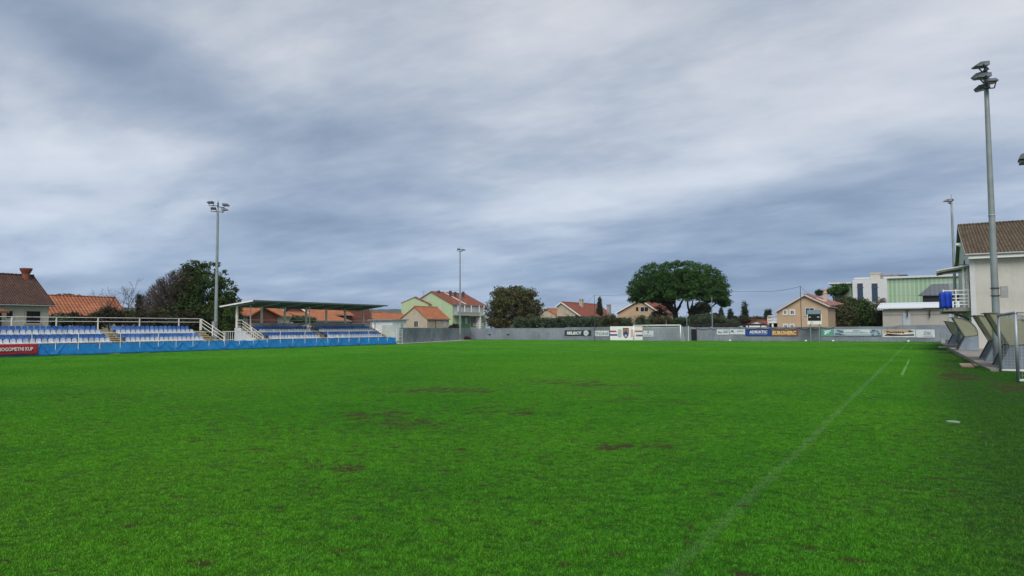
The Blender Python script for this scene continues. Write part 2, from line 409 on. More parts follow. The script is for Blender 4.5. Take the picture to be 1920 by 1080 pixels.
def ground_mat():
    m = bpy.data.materials.new('pitch_turf'); m.use_nodes = True; T = NT(m.node_tree); bs = T.n['Principled BSDF']
    P2, c, lm, fine, mid = grass_tree(T, False)
    fr = T.ramp(fine, [(.3, .38), (.6, .92)])
    c = T.mix(1.0, c, fr, 'MULTIPLY')
    vfine = T.noise(P2, 45, 3, .7)
    c = T.mix(1.0, c, T.ramp(vfine, [(.32, .5), (.62, 1.25)]), 'MULTIPLY')
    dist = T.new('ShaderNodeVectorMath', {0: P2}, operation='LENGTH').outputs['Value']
    c = T.mix(1.0, c, T.ramp(T.math('DIVIDE', dist, 100.0), [(.10, .58), (.65, 1.0)]), 'MULTIPLY')  # ground painted darker near the camera, for dark gaps under the blades
    c = T.mix(lm, c, (.24, .36, .2))
    at = T.new('ShaderNodeAttribute', attribute_name='bare').outputs['Fac']
    k = T.math('ADD', at, T.math('MULTIPLY', T.math('SUBTRACT', T.noise(P2, 9, 6, .75), .5), 2.2))
    k = T.ramp(k, [(.36, 0.0), (.58, 1.0)])
    k = T.math('MULTIPLY', k, T.ramp(at, [(.04, 0.0), (.2, .92)]))
    soil = T.mix(T.noise(P2, 22, 5, .7), (.015, .018, .005), (.080, .064, .022))
    c = T.mix(k, c, soil)
    T.l.new(c, bs.inputs['Base Color']); bs.inputs['Roughness'].default_value = .95; bs.inputs['Specular IOR Level'].default_value = .1
    b = T.new('ShaderNodeBump', {'Strength': 1.0, 'Distance': .05, 'Height': T.math('ADD', T.noise(P2, 30, 4, .7), T.noise(P2, 6, 4, .6))})
    T.l.new(b.outputs[0], bs.inputs['Normal'])
    return m
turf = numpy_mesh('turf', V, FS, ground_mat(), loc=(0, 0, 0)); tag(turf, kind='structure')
a = turf.data.attributes.new('bare', 'FLOAT', 'POINT'); a.data.foreach_set('value', B)
turf.data.polygons.foreach_set('use_smooth', [True]*len(turf.data.polygons))

# land around the ground, out to the horizon
mland = mat('rough_land', (.060, .070, .030), 1, .3, .05, stain=((.10, .08, .05), .6), coords='Object')
mb = MB(); S = 5600; 
mb.add([(-S,-S,-.1),(S,-S,-.1),(S,S,-.1),(-S,S,-.1)], [(0,1,2,3)])
tag(mb.build('ground', mland), kind='structure')

# grass blades: tufts scattered over the turf nearer the camera
def blade_tuft(name, seed, wide, tall, nb, bw):
    r = random.Random(seed); vs = []; fs = []
    for _ in range(nb):
        a_ = r.uniform(0, 6.28); q = wide*math.sqrt(r.random()); x = q*math.cos(a_); y = q*math.sin(a_)
        h_ = tall*r.uniform(.5, 1.15); t = r.uniform(0, 6.28); lean = r.uniform(.15, .9)*h_; l2 = r.uniform(0, 6.28)
        dx = math.cos(t)*bw/2; dy = math.sin(t)*bw/2; lx = math.cos(l2)*lean; ly = math.sin(l2)*lean
        n = len(vs)
        vs += [(x-dx, y-dy, -.01), (x+dx, y+dy, -.01), (x+dx*.75+lx*.35, y+dy*.75+ly*.35, h_*.6), (x-dx*.75+lx*.35, y-dy*.75+ly*.35, h_*.6), (x+lx, y+ly, h_)]
        fs += [(n, n+1, n+2, n+3), (n+3, n+2, n+4)]
    return vs, fs
def blade_mat():
    m = bpy.data.materials.new('grass_blades'); m.use_nodes = True; T = NT(m.node_tree); bs = T.n['Principled BSDF']
    P2, c, lm, fine, mid = grass_tree(T, True)
    g = T.new('ShaderNodeNewGeometry')
    ri = g.outputs['Random Per Island']
    c = T.mix(1.0, c, T.ramp(ri, [(0.0, (.66, .72, .7)), (.75, (1.18, 1.1, 1.15)), (1.0, (1.7, 1.32, 2.0))]), 'MULTIPLY')
    c = T.mix(1.0, c, T.ramp(fine, [(.3, .72), (.65, 1.2)]), 'MULTIPLY')
    c = T.mix(1.0, c, T.ramp(T.noise(P2, 30, 3, .75), [(.33, .58), (.5, 1.0), (.66, 1.5)]), 'MULTIPLY')
    c = T.mix(lm, c, (.30, .42, .26))
    T.l.new(c, bs.inputs['Base Color']); bs.inputs['Roughness'].default_value = .6; bs.inputs['Specular IOR Level'].default_value = .22
    tr = T.new('ShaderNodeBsdfTranslucent', {'Color': c})
    mxs = T.new('ShaderNodeMixShader', {0: .25, 1: bs.outputs[0], 2: tr.outputs[0]})
    T.l.new(mxs.outputs[0], T.n['Material Output'].inputs[0])
    return m
BM = blade_mat()
def scatter(dens, r0, r1, ang=48):
    """random points in a fan in front of the near goal line"""
    out = []; n = int(dens*math.pi*(r1*r1-r0*r0)*(2*ang/360))
    for _ in range(n):
        r_ = math.sqrt(rng.uniform(r0*r0, r1*r1)); t = YAW+R(rng.uniform(-ang, ang))
        out.append((-r_*math.sin(t), r_*math.cos(t)))
    return out
pts = []; scl = []; rot = []; which = []
for dens, r0, r1, kind in ((300, 3.2, 9, 0), (190, 9, 15, 0), (70, 15, 24, 1), (34, 24, 38, 1), (14, 38, 60, 2), (5, 60, 85, 2), (2.2, 85, 118, 2)):
    for x, y in scatter(dens, r0, r1):
        if x > 9 or x < -62.6 or y > 112.5: continue
        if x > 2.6 and y > 41: continue
        b = bare(x, y)
        if rng.random() < b*1.25: continue
        # thin places where the ground shows
        th = nz(x, y, 1.7, 5.5)+.6*nz(x, y, 5.1, 2.5)
        if th < -.45 and rng.random() < .4: continue
        z = .035*nz(x, y, .16, 2)+.012*nz(x, y, .9, 5)-.02
        pts.append((x, y, z)); hh = max(.25, .66+.55*nz(x, y, 2.2, 8)+.75*nz(x*.7, y*1.3, 4.5, 3))*(1.25 if x > .8 else 1)
        scl.append((rng.uniform(.85, 1.2), rng.uniform(.85, 1.2), hh)); rot.append(rng.uniform(0, 6.28)); which.append(kind*3+rng.randrange(3))
# longer uncut grass at the foot of the walls, the cloth fence and the platform
for _ in range(2600):
    q = rng.random()
    if q < .5: x, y = rng.uniform(-75, 2), 113.95-abs(rng.gauss(0, .10)); s_ = 3.2
    elif q < .75: x, y = -62.98+abs(rng.gauss(0, .10)), rng.uniform(20, 77); s_ = 2.2
    else:
        y = 41+37*rng.random()**1.6; x = float(np.interp(y, [40.8, 47, 55, 66, 78, 103], [2.62, 2.35, 2.15, 1.9, 1.75, 1.7]))-abs(rng.gauss(0, .08)); s_ = 2.6
    if rng.random() < .35*(1+2*nz(x, y, .5, 3)): continue
    pts.append((x, y, -.01)); scl.append((.8, .8, s_*rng.uniform(.5, 1.2))); rot.append(rng.uniform(0, 6.28)); which.append(3+rng.randrange(3))
srcs = []
for k, (wide, tall, nb, bw) in enumerate(((.075, .032, 26, .0045), (.13, .036, 34, .008), (.24, .04, 40, .018))):
    for q in range(3):
        vs, fs = blade_tuft('t', 10*k+q, wide, tall, nb, bw); srcs.append((vs, fs))
gm = bpy.data.meshes.new('grass'); gm.from_pydata(pts, [], [])
at = gm.attributes.new('scl', 'FLOAT_VECTOR', 'POINT'); at.data.foreach_set('vector', np.array(scl, 'f').ravel())
at = gm.attributes.new('rz', 'FLOAT', 'POINT'); at.data.foreach_set('value', np.array(rot, 'f'))
at = gm.attributes.new('wh', 'INT', 'POINT'); at.data.foreach_set('value', np.array(which, 'i'))
gm.materials.append(BM)
go = bpy.data.objects.new('grass', gm); COL.objects.link(go)
tag(go, 'short bright green grass blades covering the football pitch', 'grass', kind='stuff')
ng = bpy.data.node_groups.new('grass_scatter', 'GeometryNodeTree')
ng.interface.new_socket('Geometry', in_out='INPUT', socket_type='NodeSocketGeometry')
ng.interface.new_socket('Geometry', in_out='OUTPUT', socket_type='NodeSocketGeometry')
G = NT(ng); gi = G.new('NodeGroupInput'); gout = G.new('NodeGroupOutput')
join = G.new('GeometryNodeJoinGeometry')
def attr(nm, ty):
    nd = G.new('GeometryNodeInputNamedAttribute', data_type=ty); nd.inputs['Name'].default_value = nm; return nd
wh = attr('wh', 'INT'); sa = attr('scl', 'FLOAT_VECTOR'); ra = attr('rz', 'FLOAT')
cxyz = G.new('ShaderNodeCombineXYZ', {2: ra.outputs[0]})
tuftcol = bpy.data.collections.new('tuft_sources')
for k, (vs, fs) in enumerate(srcs):
    me = bpy.data.meshes.new('tuft'); me.from_pydata(vs, [], fs); me.materials.append(BM)
    so = bpy.data.objects.new('tuft', me); tuftcol.objects.link(so)
    cmp = G.new('FunctionNodeCompare', data_type='INT', operation='EQUAL')
    G.l.new(wh.outputs[0], cmp.inputs[2]); cmp.inputs[3].default_value = k
    oi = G.new('GeometryNodeObjectInfo'); oi.inputs['Object'].default_value = so; oi.inputs['As Instance'].default_value = True
    ip = G.new('GeometryNodeInstanceOnPoints', {'Points': gi.outputs[0], 'Selection': cmp.outputs[0], 'Instance': oi.outputs['Geometry'], 'Rotation': cxyz.outputs[0], 'Scale': sa.outputs[0]})
    G.l.new(ip.outputs[0], join.inputs[0])
G.l.new(join.outputs[0], gout.inputs[0])
md = go.modifiers.new('scatter', 'NODES'); md.node_group = ng

# painted dashes outside the touchline (technical area marks)
M_chalk = mat('faded_chalk', (.080, .25, .03), .95, .3, 8)
mb = MB()
for p0, p1, w_ in (((-.95, 35.6), (-.93, 53.5), .12), ((-1.25, 78), (-1.2, 88), .12)):
    n = 24
    for i in range(n):
        if rng.random() < .25: continue
        t0 = i/n; t1 = (i+.8)/n
        xa = p0[0]; ya = p0[1]+(p1[1]-p0[1])*t0; yb = p0[1]+(p1[1]-p0[1])*t1
        mb.box(xa-w_/2, xa+w_/2, ya, yb, -.02, .034)
tag(mb.build('painted_line', M_chalk), kind='structure')

# concrete apron along the left wall, path behind the blue cloth fence, yard on the right
mb = MB(); mb.hexa([(-66.5,77,-.06),(-64.2,77,-.06),(-72.5,110,-.06),(-76.5,112,-.06)], [(-66.5,77,.05),(-64.2,77,.05),(-72.5,110,.05),(-76.5,112,.05)])
mb.box(-72, -63.8, 10, 77, -.06, .03)
tag(mb.build('concrete_path', mat('pale_concrete', (.46, .44, .40), .9, .1, 1.5, stain=((.25, .24, .2), .5))), kind='structure')
# ================================================================ perimeter walls
WY = 114.0
def wall_segment(name, a, b, z_fn, th, label, cat='wall', n=40):
    mb = MB(); a = Vector(a); b = Vector(b); d = (b-a).normalized(); nrm = Vector((-d.y, d.x, 0))*th
    for i in range(n):
        p = a+(b-a)*i/n; q = a+(b-a)*(i+1)/n; z0 = z_fn(i/n); z1 = z_fn((i+1)/n)
        mb.add([(p.x,p.y,-.1),(q.x,q.y,-.1),(q.x,q.y,z1),(p.x,p.y,z0),(p.x+nrm.x,p.y+nrm.y,-.1),(q.x+nrm.x,q.y+nrm.y,-.1),(q.x+nrm.x,q.y+nrm.y,z1),(p.x+nrm.x,p.y+nrm.y,z0)],
               [(0,1,2,3),(5,4,7,6),(3,2,6,7)] + ([(4,0,3,7)] if i == 0 else []) + ([(1,5,6,2)] if i == n-1 else []))
    return mb
def wz(t):
    x = -75.6+t*(14+75.6)
    return 2.16+.05*nz(x, 0, .12, 3)+.012*nz(x, 0, 1.1, 6) + (.12 if -55 < x < -32.5 else 0) + (.18 if x > -3.4 else 0)
mb = wall_segment('w', (-75.6, WY, 0), (14, WY, 0), wz, .25, '', n=120)
end_wall = thing('perimeter_wall', (-31, WY, 0), 'long grey rendered wall behind the far goal hung with advertising banners', 'wall')
mb.build('wall', M_wallc, end_wall)
mb = MB()
for x_ in (-74.3, -60.6, -47.0, -33.0, -24.4, -20.2, -13.4, -4.6):
    mb.box(x_-.025, x_+.025, WY-.006, WY+.01, 0, 2.05)
mb.build('joint', mat('dark_wall_joint', (.10, .115, .14), .9), end_wall)
mb = MB()
for x_, z_ in ((-70.9, .95), (-66.9, .95)):
    mb.box(x_-.28, x_+.28, WY-.005, WY+.01, z_-.1, z_+.12)
mb.build('vent_opening', M_black, end_wall)
sw = wall_segment('w', (-66.2, 81.5, 0), (-75.6, 114.2, 0), lambda t: 2.3-.1*t, -.25, '')
side_wall = thing('perimeter_wall', (-70, 98, 0), 'plain grey rendered wall running below the small beige house to the corner', 'wall')
sw.build('wall', M_wallc, side_wall)
p = onX(798, 620.5, -69.2)

# ---- banners on the far wall
def wallx(px): return onY(px, 625, WY-.03).x
def banner(name, px0, px1, py0, py1, m, label, grp=None, cat='banner', d=.02, extra=None):
    a = onY(px0, py0, WY-.03); b = onY(px1, py1, WY-.03)
    z1 = onY((px0+px1)/2, py0, WY).z; z0 = onY((px0+px1)/2, py1, WY).z
    t = thing(name, ((a.x+b.x)/2, WY-.03-d, z0), label, cat, grp)
    mb = MB(); n = 14; vs = []
    x0, x1 = a.x, b.x
    for i in range(n+1):
        x = x0+(x1-x0)*i/n; sag = .03*math.sin(math.pi*((i*2.0/n) % 1.0)) if extra == 'sag' else 0
        for y_ in (WY-.03-d, WY-.03):
            vs += [(x, y_, z0+.015*math.sin(i*1.7)), (x, y_, z1-sag)]
    fs = []
    for i in range(n):
        k = 4*i; fs += [(k, k+4, k+5, k+1), (k+2, k+3, k+7, k+6), (k+1, k+5, k+7, k+3), (k, k+2, k+6, k+4)]
    fs += [(0, 1, 3, 2), (4*n, 4*n+2, 4*n+3, 4*n+1)]
    mb.add(vs, fs); mb.build('sheet', m, t)
    return t, x0, x1, z0, z1, WY-.03-d
FY = .012
def small_print(t, n, x, y, z, h, wd, m):
    """a line of print too small to read: a row of uneven letter-sized marks"""
    r_ = random.Random(n*7+int(h*100)); mb = MB(); step = wd/n
    for i in range(n):
        u = x-wd/2+step*i; hh_ = h*r_.choice((.6, .62, .9, 1.0)); mb.box(u+step*.12, u+step*r_.uniform(.6, .86), y-.012, y-.003, z-h/2, z-h/2+hh_)
    mb.box(x-wd/2, x+wd/2, y-.010, y-.004, z-h/2-.012, z-h/2+.012)
    return mb.build('small_print', m, t)
def wtext(t, s, x, y, z, h, wd, m, **k): return text_part(s, h, (x, y-FY, z), (1,0,0), m, t, width=wd, depth=.016, **k)
B_dk = mat('charcoal_vinyl', (.028, .034, .042), .6, .1); B_wh = mat('white_vinyl', (.60, .63, .66), .55, .06, 1.5); B_ink = mat('ink_black', (.02, .022, .028), .6)
B_pw = mat('pure_white_print', (.78, .78, .77), .6, .04); B_blue = mat('royal_blue_vinyl', (.018, .05, .24), .5, .12)
B_red = mat('faded_maroon_vinyl', (.22, .075, .065), .6, .12); B_yel = mat('yellow_print', (.72, .55, .20), .6); B_r = mat('red_print', (.48, .04, .04), .6)
B_nb = mat('navy_print', (.03, .04, .22), .6); B_gn = mat('mint_green_vinyl', (.11, .33, .26), .6, .08); B_gy = mat('pale_grey_blue_vinyl', (.36, .44, .50), .6, .1)
B_gyd = mat('slate_blue_print', (.09, .14, .20), .6, .2); B_tan = mat('tan_print', (.46, .33, .20), .6); B_brn = mat('dark_brown_print', (.07, .025, .02), .6)
B_gold = mat('dull_gold_print', (.40, .24, .10), .6); B_mar = mat('dark_maroon_print', (.10, .03, .05), .6)

t, x0, x1, z0, z1, y = banner('banner', 1059, 1108.5, 619.3, 629.6, B_dk, 'charcoal banner reading SELECT in bold white letters', 'advertising banners on the far wall')
L = x1-x0; zc = (z0+z1)/2
wtext(t, 'SELECT', x0+L*.36, y, zc, .52, L*.56, B_pw, bold=.045)
mb = MB(); n = 24
cx, cz, rr = x0+L*.81, zc, .47
mb.prism([(cx+rr*math.cos(k*6.283/n)*(1.0+.08*math.cos(k*6.283/n*5)), cz+rr*math.sin(k*6.283/n)) for k in range(n)], 'Y', y-.016, y-.001); mb.build('emblem', B_wh, t)
small_print(t, 4, cx, y-.012, cz, .17, .5, B_gyd)
mb = MB(); mb.tube([(cx+.36*math.cos(k*.5236), y-.02, cz+.36*math.sin(k*.5236)) for k in range(13)], .018, 5); mb.build('emblem_ring', B_gy, t)
t, x0, x1, z0, z1, y = banner('banner', 1115, 1141.5, 620, 630.3, B_wh, 'white banner reading TONI in thin dark letters', 'advertising banners on the far wall')
wtext(t, 'TONI', (x0+x1)/2, y, (z0+z1)/2-.05, .46, (x1-x0)*.86, B_ink)
# flag banner
t, x0, x1, z0, z1, y = banner('banner', 1144, 1205, 611.8, 638, B_pw, 'large white banner with red and blue stripes, central shield and two checkered shields', 'advertising banners on the far wall')
L = x1-x0; zc = (z0+z1)/2; Hh = z1-z0
M1 = MB(); M2 = MB()
M1.prism([(x0, z1-Hh*.30), (x0+L*.18, z1-Hh*.30), (x0+L*.215, z1-Hh*.42), (x0, z1-Hh*.42)], 'Y', y-.006, y-.001); M2.prism([(x0, z0+Hh*.32), (x0+L*.25, z0+Hh*.32), (x0+L*.22, z0+Hh*.44), (x0, z0+Hh*.44)], 'Y', y-.006, y-.001)
M1.prism([(x1, z1-Hh*.30), (x1-L*.23, z1-Hh*.30), (x1-L*.26, z1-Hh*.42), (x1, z1-Hh*.42)], 'Y', y-.006, y-.001); M2.prism([(x1, z0+Hh*.28), (x1-L*.19, z0+Hh*.28), (x1-L*.21, z0+Hh*.40), (x1, z0+Hh*.40)], 'Y', y-.006, y-.001)
for M_, nm_, mt_ in ((M1, 'red_stripe', B_r), (M2, 'blue_stripe', B_nb)):
    for q_ in (0, 1):
        mb = MB(); mb.add(M_.v[q_*8:q_*8+8], M_.f[:6]); mb.build(nm_, mt_, t)
def shield(cx, cz, w_, h_):
    return [(cx-w_/2, cz+h_*.5), (cx-w_*.5, cz), (cx-w_*.42, cz-h_*.25), (cx-w_*.2, cz-h_*.42), (cx, cz-h_*.5), (cx+w_*.2, cz-h_*.42), (cx+w_*.42, cz-h_*.25), (cx+w_*.5, cz), (cx+w_/2, cz+h_*.5)]
cx = x0+L*.49; sh = MB(); sh.prism(shield(cx, zc+.02, 1.06, 1.75), 'Y', y-.02, y-.001); so = sh.build('shield', B_mar, t)
mb = MB(); mb.prism([(cx-.42, zc+.75), (cx-.42, zc+.0), (cx-.1, zc+.25), (cx+.1, zc+.25), (cx+.42, zc+.0), (cx+.42, zc+.75)], 'Y', y-.028, y-.019); mb.build('shield_top', B_gold, so)
mb = MB(); mb.prism([(cx-.44, zc-.02), (cx-.36, zc-.3), (cx-.12, zc-.12), (cx, zc+.12), (cx+.12, zc-.12), (cx+.36, zc-.3), (cx+.44, zc-.02), (cx+.15, zc+.3), (cx-.15, zc+.3)], 'Y', y-.034, y-.027); mb.build('shield_band', B_nb, so)
mb = MB(); mb.prism([(cx+.24*math.cos(k*.5236), zc-.42+.24*math.sin(k*.5236)) for k in range(12)], 'Y', y-.036, y-.019); mb.build('shield_disc', B_gy, so)
mb = MB(); mb.box(cx-.2, cx-.12, y-.037, y-.027, zc+.3, zc+.62); mb.box(cx-.04, cx+.04, y-.037, y-.027, zc+.35, zc+.7); mb.box(cx+.12, cx+.2, y-.037, y-.027, zc+.3, zc+.62); mb.build('shield_towers', B_brn, so)
for ox, m2, nm in ((x0+L*.30, B_gold, 'yellow'), (x0+L*.70, B_r, 'red')):
    mb = MB(); mk = MB(); mk.prism([(ox+.52*math.cos(k*.3927)*.85, zc-.02+.80*math.sin(k*.3927)) for k in range(16)], 'Y', y-.012, y-.001); fo = mk.build('checkered_shield', B_pw, t)
    for i in range(-3, 4):
        for j in range(-5, 6):
            if (i+j) % 2 == 0: continue
            u_, v_ = ox+i*.135, zc-.02+j*.15
            if ((i*.135)/.42)**2+((j*.15)/.74)**2 < .92: mb.box(u_-.066, u_+.066, y-.017, y-.011, v_-.074, v_+.074)
    mb.build('checks', m2 if nm == 'red' else B_gyd, fo)
t, x0, x1, z0, z1, y = banner('banner', 1205.6, 1225.3, 620, 631, B_wh, 'small white banner behind the goal with a dark emblem over a line of lettering', 'advertising banners on the far wall')
cx = (x0+x1)/2; mb = MB(); mb.box(cx-.12, cx+.12, y-.01, y-.001, (z0+z1)/2+.05, (z0+z1)/2+.4); mb.build('emblem', B_gyd, t)
small_print(t, 10, cx, y, z0+.26, .16, (x1-x0)*.8, B_gyd)
t, x0, x1, z0, z1, y = banner('banner', 1344, 1367, 617.5, 627.5, B_wh, 'white banner with small black lettering and a black boxed logo', 'advertising banners on the far wall', extra='sag')
L = x1-x0; small_print(t, 5, x0+L*.27, y, (z0+z1)/2, .28, L*.34, B_ink)
mb = MB(); 
for bx in ((x0+L*.52, x0+L*.94, z0+.28, z0+.33), (x0+L*.52, x0+L*.94, z0+.58, z0+.63), (x0+L*.52, x0+L*.54, z0+.33, z0+.58), (x0+L*.92, x0+L*.94, z0+.33, z0+.58)): mb.box(bx[0], bx[1], y-.01, y-.001, bx[2], bx[3])
mb.build('logo_box', B_ink, t)
small_print(t, 4, x0+L*.73, y, z0+.46, .13, L*.28, B_ink)
t, x0, x1, z0, z1, y = banner('banner', 1368, 1397, 617, 627, B_wh, 'pale white banner with a dark arrow mark beside the royal blue one', 'advertising banners on the far wall', extra='sag')
L = x1-x0; mb = MB(); mb.prism([(x0+.05, z0+.3), (x0+.35, z1-.15), (x0+.55, z1-.2), (x0+.7, z0+.2), (x0+.45, z1-.45)], 'Y', y-.01, y-.001); mb.build('arrow_mark', B_gyd, t)
small_print(t, 6, x0+L*.68, y, z1-.28, .2, L*.42, B_gyd)
t, x0, x1, z0, z1, y = banner('banner', 1397.3, 1447, 617.2, 630.2, B_blue, 'royal blue banner reading ADRIATIC in white letters', 'advertising banners on the far wall')
L = x1-x0; wtext(t, 'ADRIATIC', (x0+x1)/2, y, z1-.42, .44, L*.68, B_pw, bold=.03); wtext(t, 'OSIGURANJE', (x0+x1)/2, y, z0+.3, .2, L*.66, B_gy)
t, x0, x1, z0, z1, y = banner('banner', 1447.3, 1497, 618, 630.3, B_red, 'faded maroon banner reading EUROHERC in yellow letters', 'advertising banners on the far wall')
L = x1-x0; wtext(t, 'EUROHERC', (x0+x1)/2-.1, y, (z0+z1)/2, .58, L*.9, B_yel, bold=.045)
t, x0, x1, z0, z1, y = banner('banner', 1539.5, 1562.5, 616.5, 630.5, B_gn, 'mint green banner with a white double bar logo', 'advertising banners on the far wall')
cx = (x0+x1)/2; mb = MB(); mb.prism([(cx-.5, z1-.3), (cx+.5, z1-.2), (cx+.45, z1-.38), (cx-.3, z1-.45)], 'Y', y-.01, y-.001); mb.prism([(cx-.3, z1-.5), (cx+.25, z1-.5), (cx+.2, z1-.66), (cx-.1, z1-.66), (cx-.2, z1-.85), (cx-.4, z1-.85)], 'Y', y-.01, y-.001); mb.build('logo', B_pw, t)
t, x0, x1, z0, z1, y = banner('banner', 1563, 1652.5, 617.2, 631, B_gy, 'long pale blue grey banner with car pictures either side of a white lettered panel', 'advertising banners on the far wall')
L = x1-x0
r5 = random.Random(5)
for a0, a1 in ((.02, .21), (.77, .99)):
    mb = MB()
    for i in range(9):
        u0 = x0+L*(a0+(a1-a0)*r5.uniform(0, .8)); v0 = z0+r5.uniform(.1, .75); w_ = r5.uniform(.25, .7); h_ = r5.uniform(.08, .28)
        mb.prism([(u0, v0), (u0+w_*.15, v0+h_), (u0+w_*.7, v0+h_*1.1), (u0+w_, v0+h_*.4), (u0+w_*.9, v0)], 'Y', y-.006-.002*i, y-.001)
    mb.build('car_picture', B_gyd, t)
mb = MB(); mb.box(x0+L*.225, x0+L*.765, y-.012, y-.001, z0+.42, z1-.06); pn = mb.build('panel', B_wh, t)
wtext(t, 'AUTO NOVOSEL-LABIN d.o.o.', x0+L*.49, y-.012, z0+.60, .17, L*.48, B_gyd)
mb = MB(); cxx = x0+L*.49; mb.tube([(cxx-.55, y-.02, z1-.24), (cxx-.2, y-.02, z1-.15), (cxx+.15, y-.02, z1-.17), (cxx+.6, y-.02, z1-.26), (cxx, y-.02, z1-.27), (cxx-.55, y-.02, z1-.24)], .02, 4); mb.build('car_outline', B_gyd, t)
mb = MB(); mb.box(x0, x1, y-.006, y-.001, z0+.02, z0+.14); mb.build('lower_strip', B_gyd, t)
t, x0, x1, z0, z1, y = banner('banner', 1654.5, 1716.5, 617.7, 632.4, B_wh, 'banner picturing brown food on a white swoosh with dark brown lettering', 'advertising banners on the far wall')
L = x1-x0; Hh = z1-z0; mb = MB(); mb.prism([(x0+.1, z0+Hh*.45), (x0+.1, z1-.02), (x1-L*.1, z1-.02), (x0+L*.8, z0+Hh*.6), (x0+L*.5, z0+Hh*.55)], 'Y', y-.006, y-.001); mb.build('tan_field', B_tan, t)
mb = MB(); mb.prism([(x0+.15, z0+Hh*.18), (x0+L*.3, z0+Hh*.15), (x0+L*.97, z0+Hh*.2), (x0+L*.95, z0+Hh*.42), (x0+L*.7, z0+Hh*.33), (x0+L*.4, z0+Hh*.48), (x0+L*.15, z0+Hh*.45)], 'Y', y-.009, y-.001)
mb.prism([(x0+L*.78, z1-.15), (x0+L*.97, z1-.2), (x0+L*.9, z0+Hh*.62), (x0+L*.8, z0+Hh*.62)], 'Y', y-.009, y-.001); mb.build('dark_picture', B_brn, t)
wtext(t, 'Panistra', x0+L*.40, y-.008, z1-.38, .40, L*.54, B_brn, bold=.025)
mb = MB(); mb.tube([(x0+.15, y-.012, z0+Hh*.56), (x0+L*.35, y-.012, z0+Hh*.44), (x0+L*.6, y-.012, z0+Hh*.38), (x0+L*.8, y-.012, z0+Hh*.5), (x0+L*.96, y-.012, z0+Hh*.75)], [.02, .05, .07, .06, .01], 5); mb.build('swoosh', B_pw, t)
t, x0, x1, z0, z1, y = banner('banner', 1717, 1753, 617.9, 632.8, B_wh, 'white banner nearest the dugouts with slanting handwritten style lettering', 'advertising banners on the far wall')
L = x1-x0; wtext(t, 'Edel', x0+L*.62, y, z1-.42, .45, L*.42, B_gyd, shear=.5); small_print(t, 12, x0+L*.64, y, z0+.42, .12, L*.5, B_gy); small_print(t, 14, x0+L*.66, y, z0+.2, .08, L*.5, B_gyd)

# dark doorway in the wall, door leaf inside a frame
a = onY(1296.5, 617, WY); b = onY(1306.5, 638.5, WY)
t = thing('doorway', (a.x/2+b.x/2, WY-.05, 0), 'dark open doorway in the grey wall just right of the goal', 'doorway')
mb = MB(); mb.box(a.x, b.x, WY-.03, WY-.004, .02, a.z-.05); mb.build('opening', M_black, t)
mb = MB(); mb.box(a.x-.06, a.x, WY-.06, WY-.003, 0, a.z); mb.box(b.x, b.x+.06, WY-.06, WY-.003, 0, a.z); mb.box(a.x, b.x, WY-.06, WY-.003, a.z-.05, a.z); mb.build('frame', M_galvd, t)

# sagging cable along the wall with its posts
def small(name, mb, m, loc, label, cat, grp=None): return solo(mb, name, m, loc, label, cat, grp)
mb = MB()
for cgrp, clab in ((((1306, 1334, 2.05), (1334, 1344, 2.0)), 'short black cable sagging beside the dark doorway'), (((1397, 1425, 2.05), (1425, 1447, 2.05), (1447, 1475, 2.05), (1475, 1500, 2.05), (1500, 1519, 2.0), (1519, 1538, 2.0), (1538, 1565, 2.1)), 'long black cable sagging in loops over the blue and maroon banners')):
  mb = MB()
  for s0, s1, zz0 in cgrp:
    xa, xb = wallx(s0), wallx(s1)
    pp = [(xa+(xb-xa)*k/8, WY-.09, zz0-.22*4*(k/8)*(1-k/8)) for k in range(9)]
    mb.tube(pp, .028, 5)
  small('cable', mb, M_black, (xa, WY-.09, 1.9), clab, 'cable')

# ================================================================ posts and poles by the far goal
def post(px, py_top, Y, r, m, label, zb=0.0, name='post', grp=None, cat='post', top_x=None):
    t_ = onY(top_x or px, py_top, Y)
    mb = MB(); mb.tube([(t_.x, Y, zb), (t_.x, Y, t_.z*.5), (t_.x, Y, t_.z)], [r, r*.9, r*.75], 8)
    mb.box(t_.x-r*1.6, t_.x+r*1.6, Y-r*1.6, Y+r*1.6, zb, zb+.04)
    return solo(mb, name, m, (t_.x, Y, 0), label, cat, grp), t_
post(1114.3, 553, 113.6, .05, M_galvd, 'tall thin dark pole standing against the wall between the charcoal and white banners', name='net_pole', cat='pole')
post(1249, 598.5, 112.6, .045, M_galv, 'short thin pole standing behind the goal net', name='net_pole', cat='pole')
post(1287.5, 589, 112.2, .06, M_galv, 'pale pole just right of the far goal', name='net_pole', cat='pole')
post(1290.7, 610.5, 112.9, .05, M_white, 'thin white post beside the dark doorway', name='post')
post(1334.5, 557, 115.2, .075, M_galv, 'tall grey pole rising behind the wall right of the stone pine trunk', name='net_pole', cat='pole')
post(1500.5, 536.5, 120.0, .06, M_galvd, 'tall dark utility pole in front of the apricot house', name='utility_pole', cat='pole')
def wire(name, pts, label, r=.02, sag=.3):
    mb = MB()
    for a_, b_ in zip(pts[:-1], pts[1:]):
        a_ = Vector(a_); b_ = Vector(b_); mb.tube([a_.lerp(b_, k/10)-Vector((0,0,sag*4*(k/10)*(1-k/10))) for k in range(11)], r, 4)
    return solo(mb, name, M_galvd, pts[0], label, 'wire')
wire('wire', [onY(1114.3, 553.5, 113.6), onY(1178, 552, 120)], 'thin wire running from the tall dark pole into the stone pine', .022, .1)
wire('wire', [onY(1114.3, 553.5, 113.6), onY(1092, 573, 135)], 'thin wire dropping from the tall dark pole to the tiled roof', .02, .1)
wire('wire', [onY(1330, 541, 128), onY(1420, 546, 125), onY(1500.5, 537, 120)], 'overhead wire crossing the sky between the stone pine and the utility pole', .024, .3)
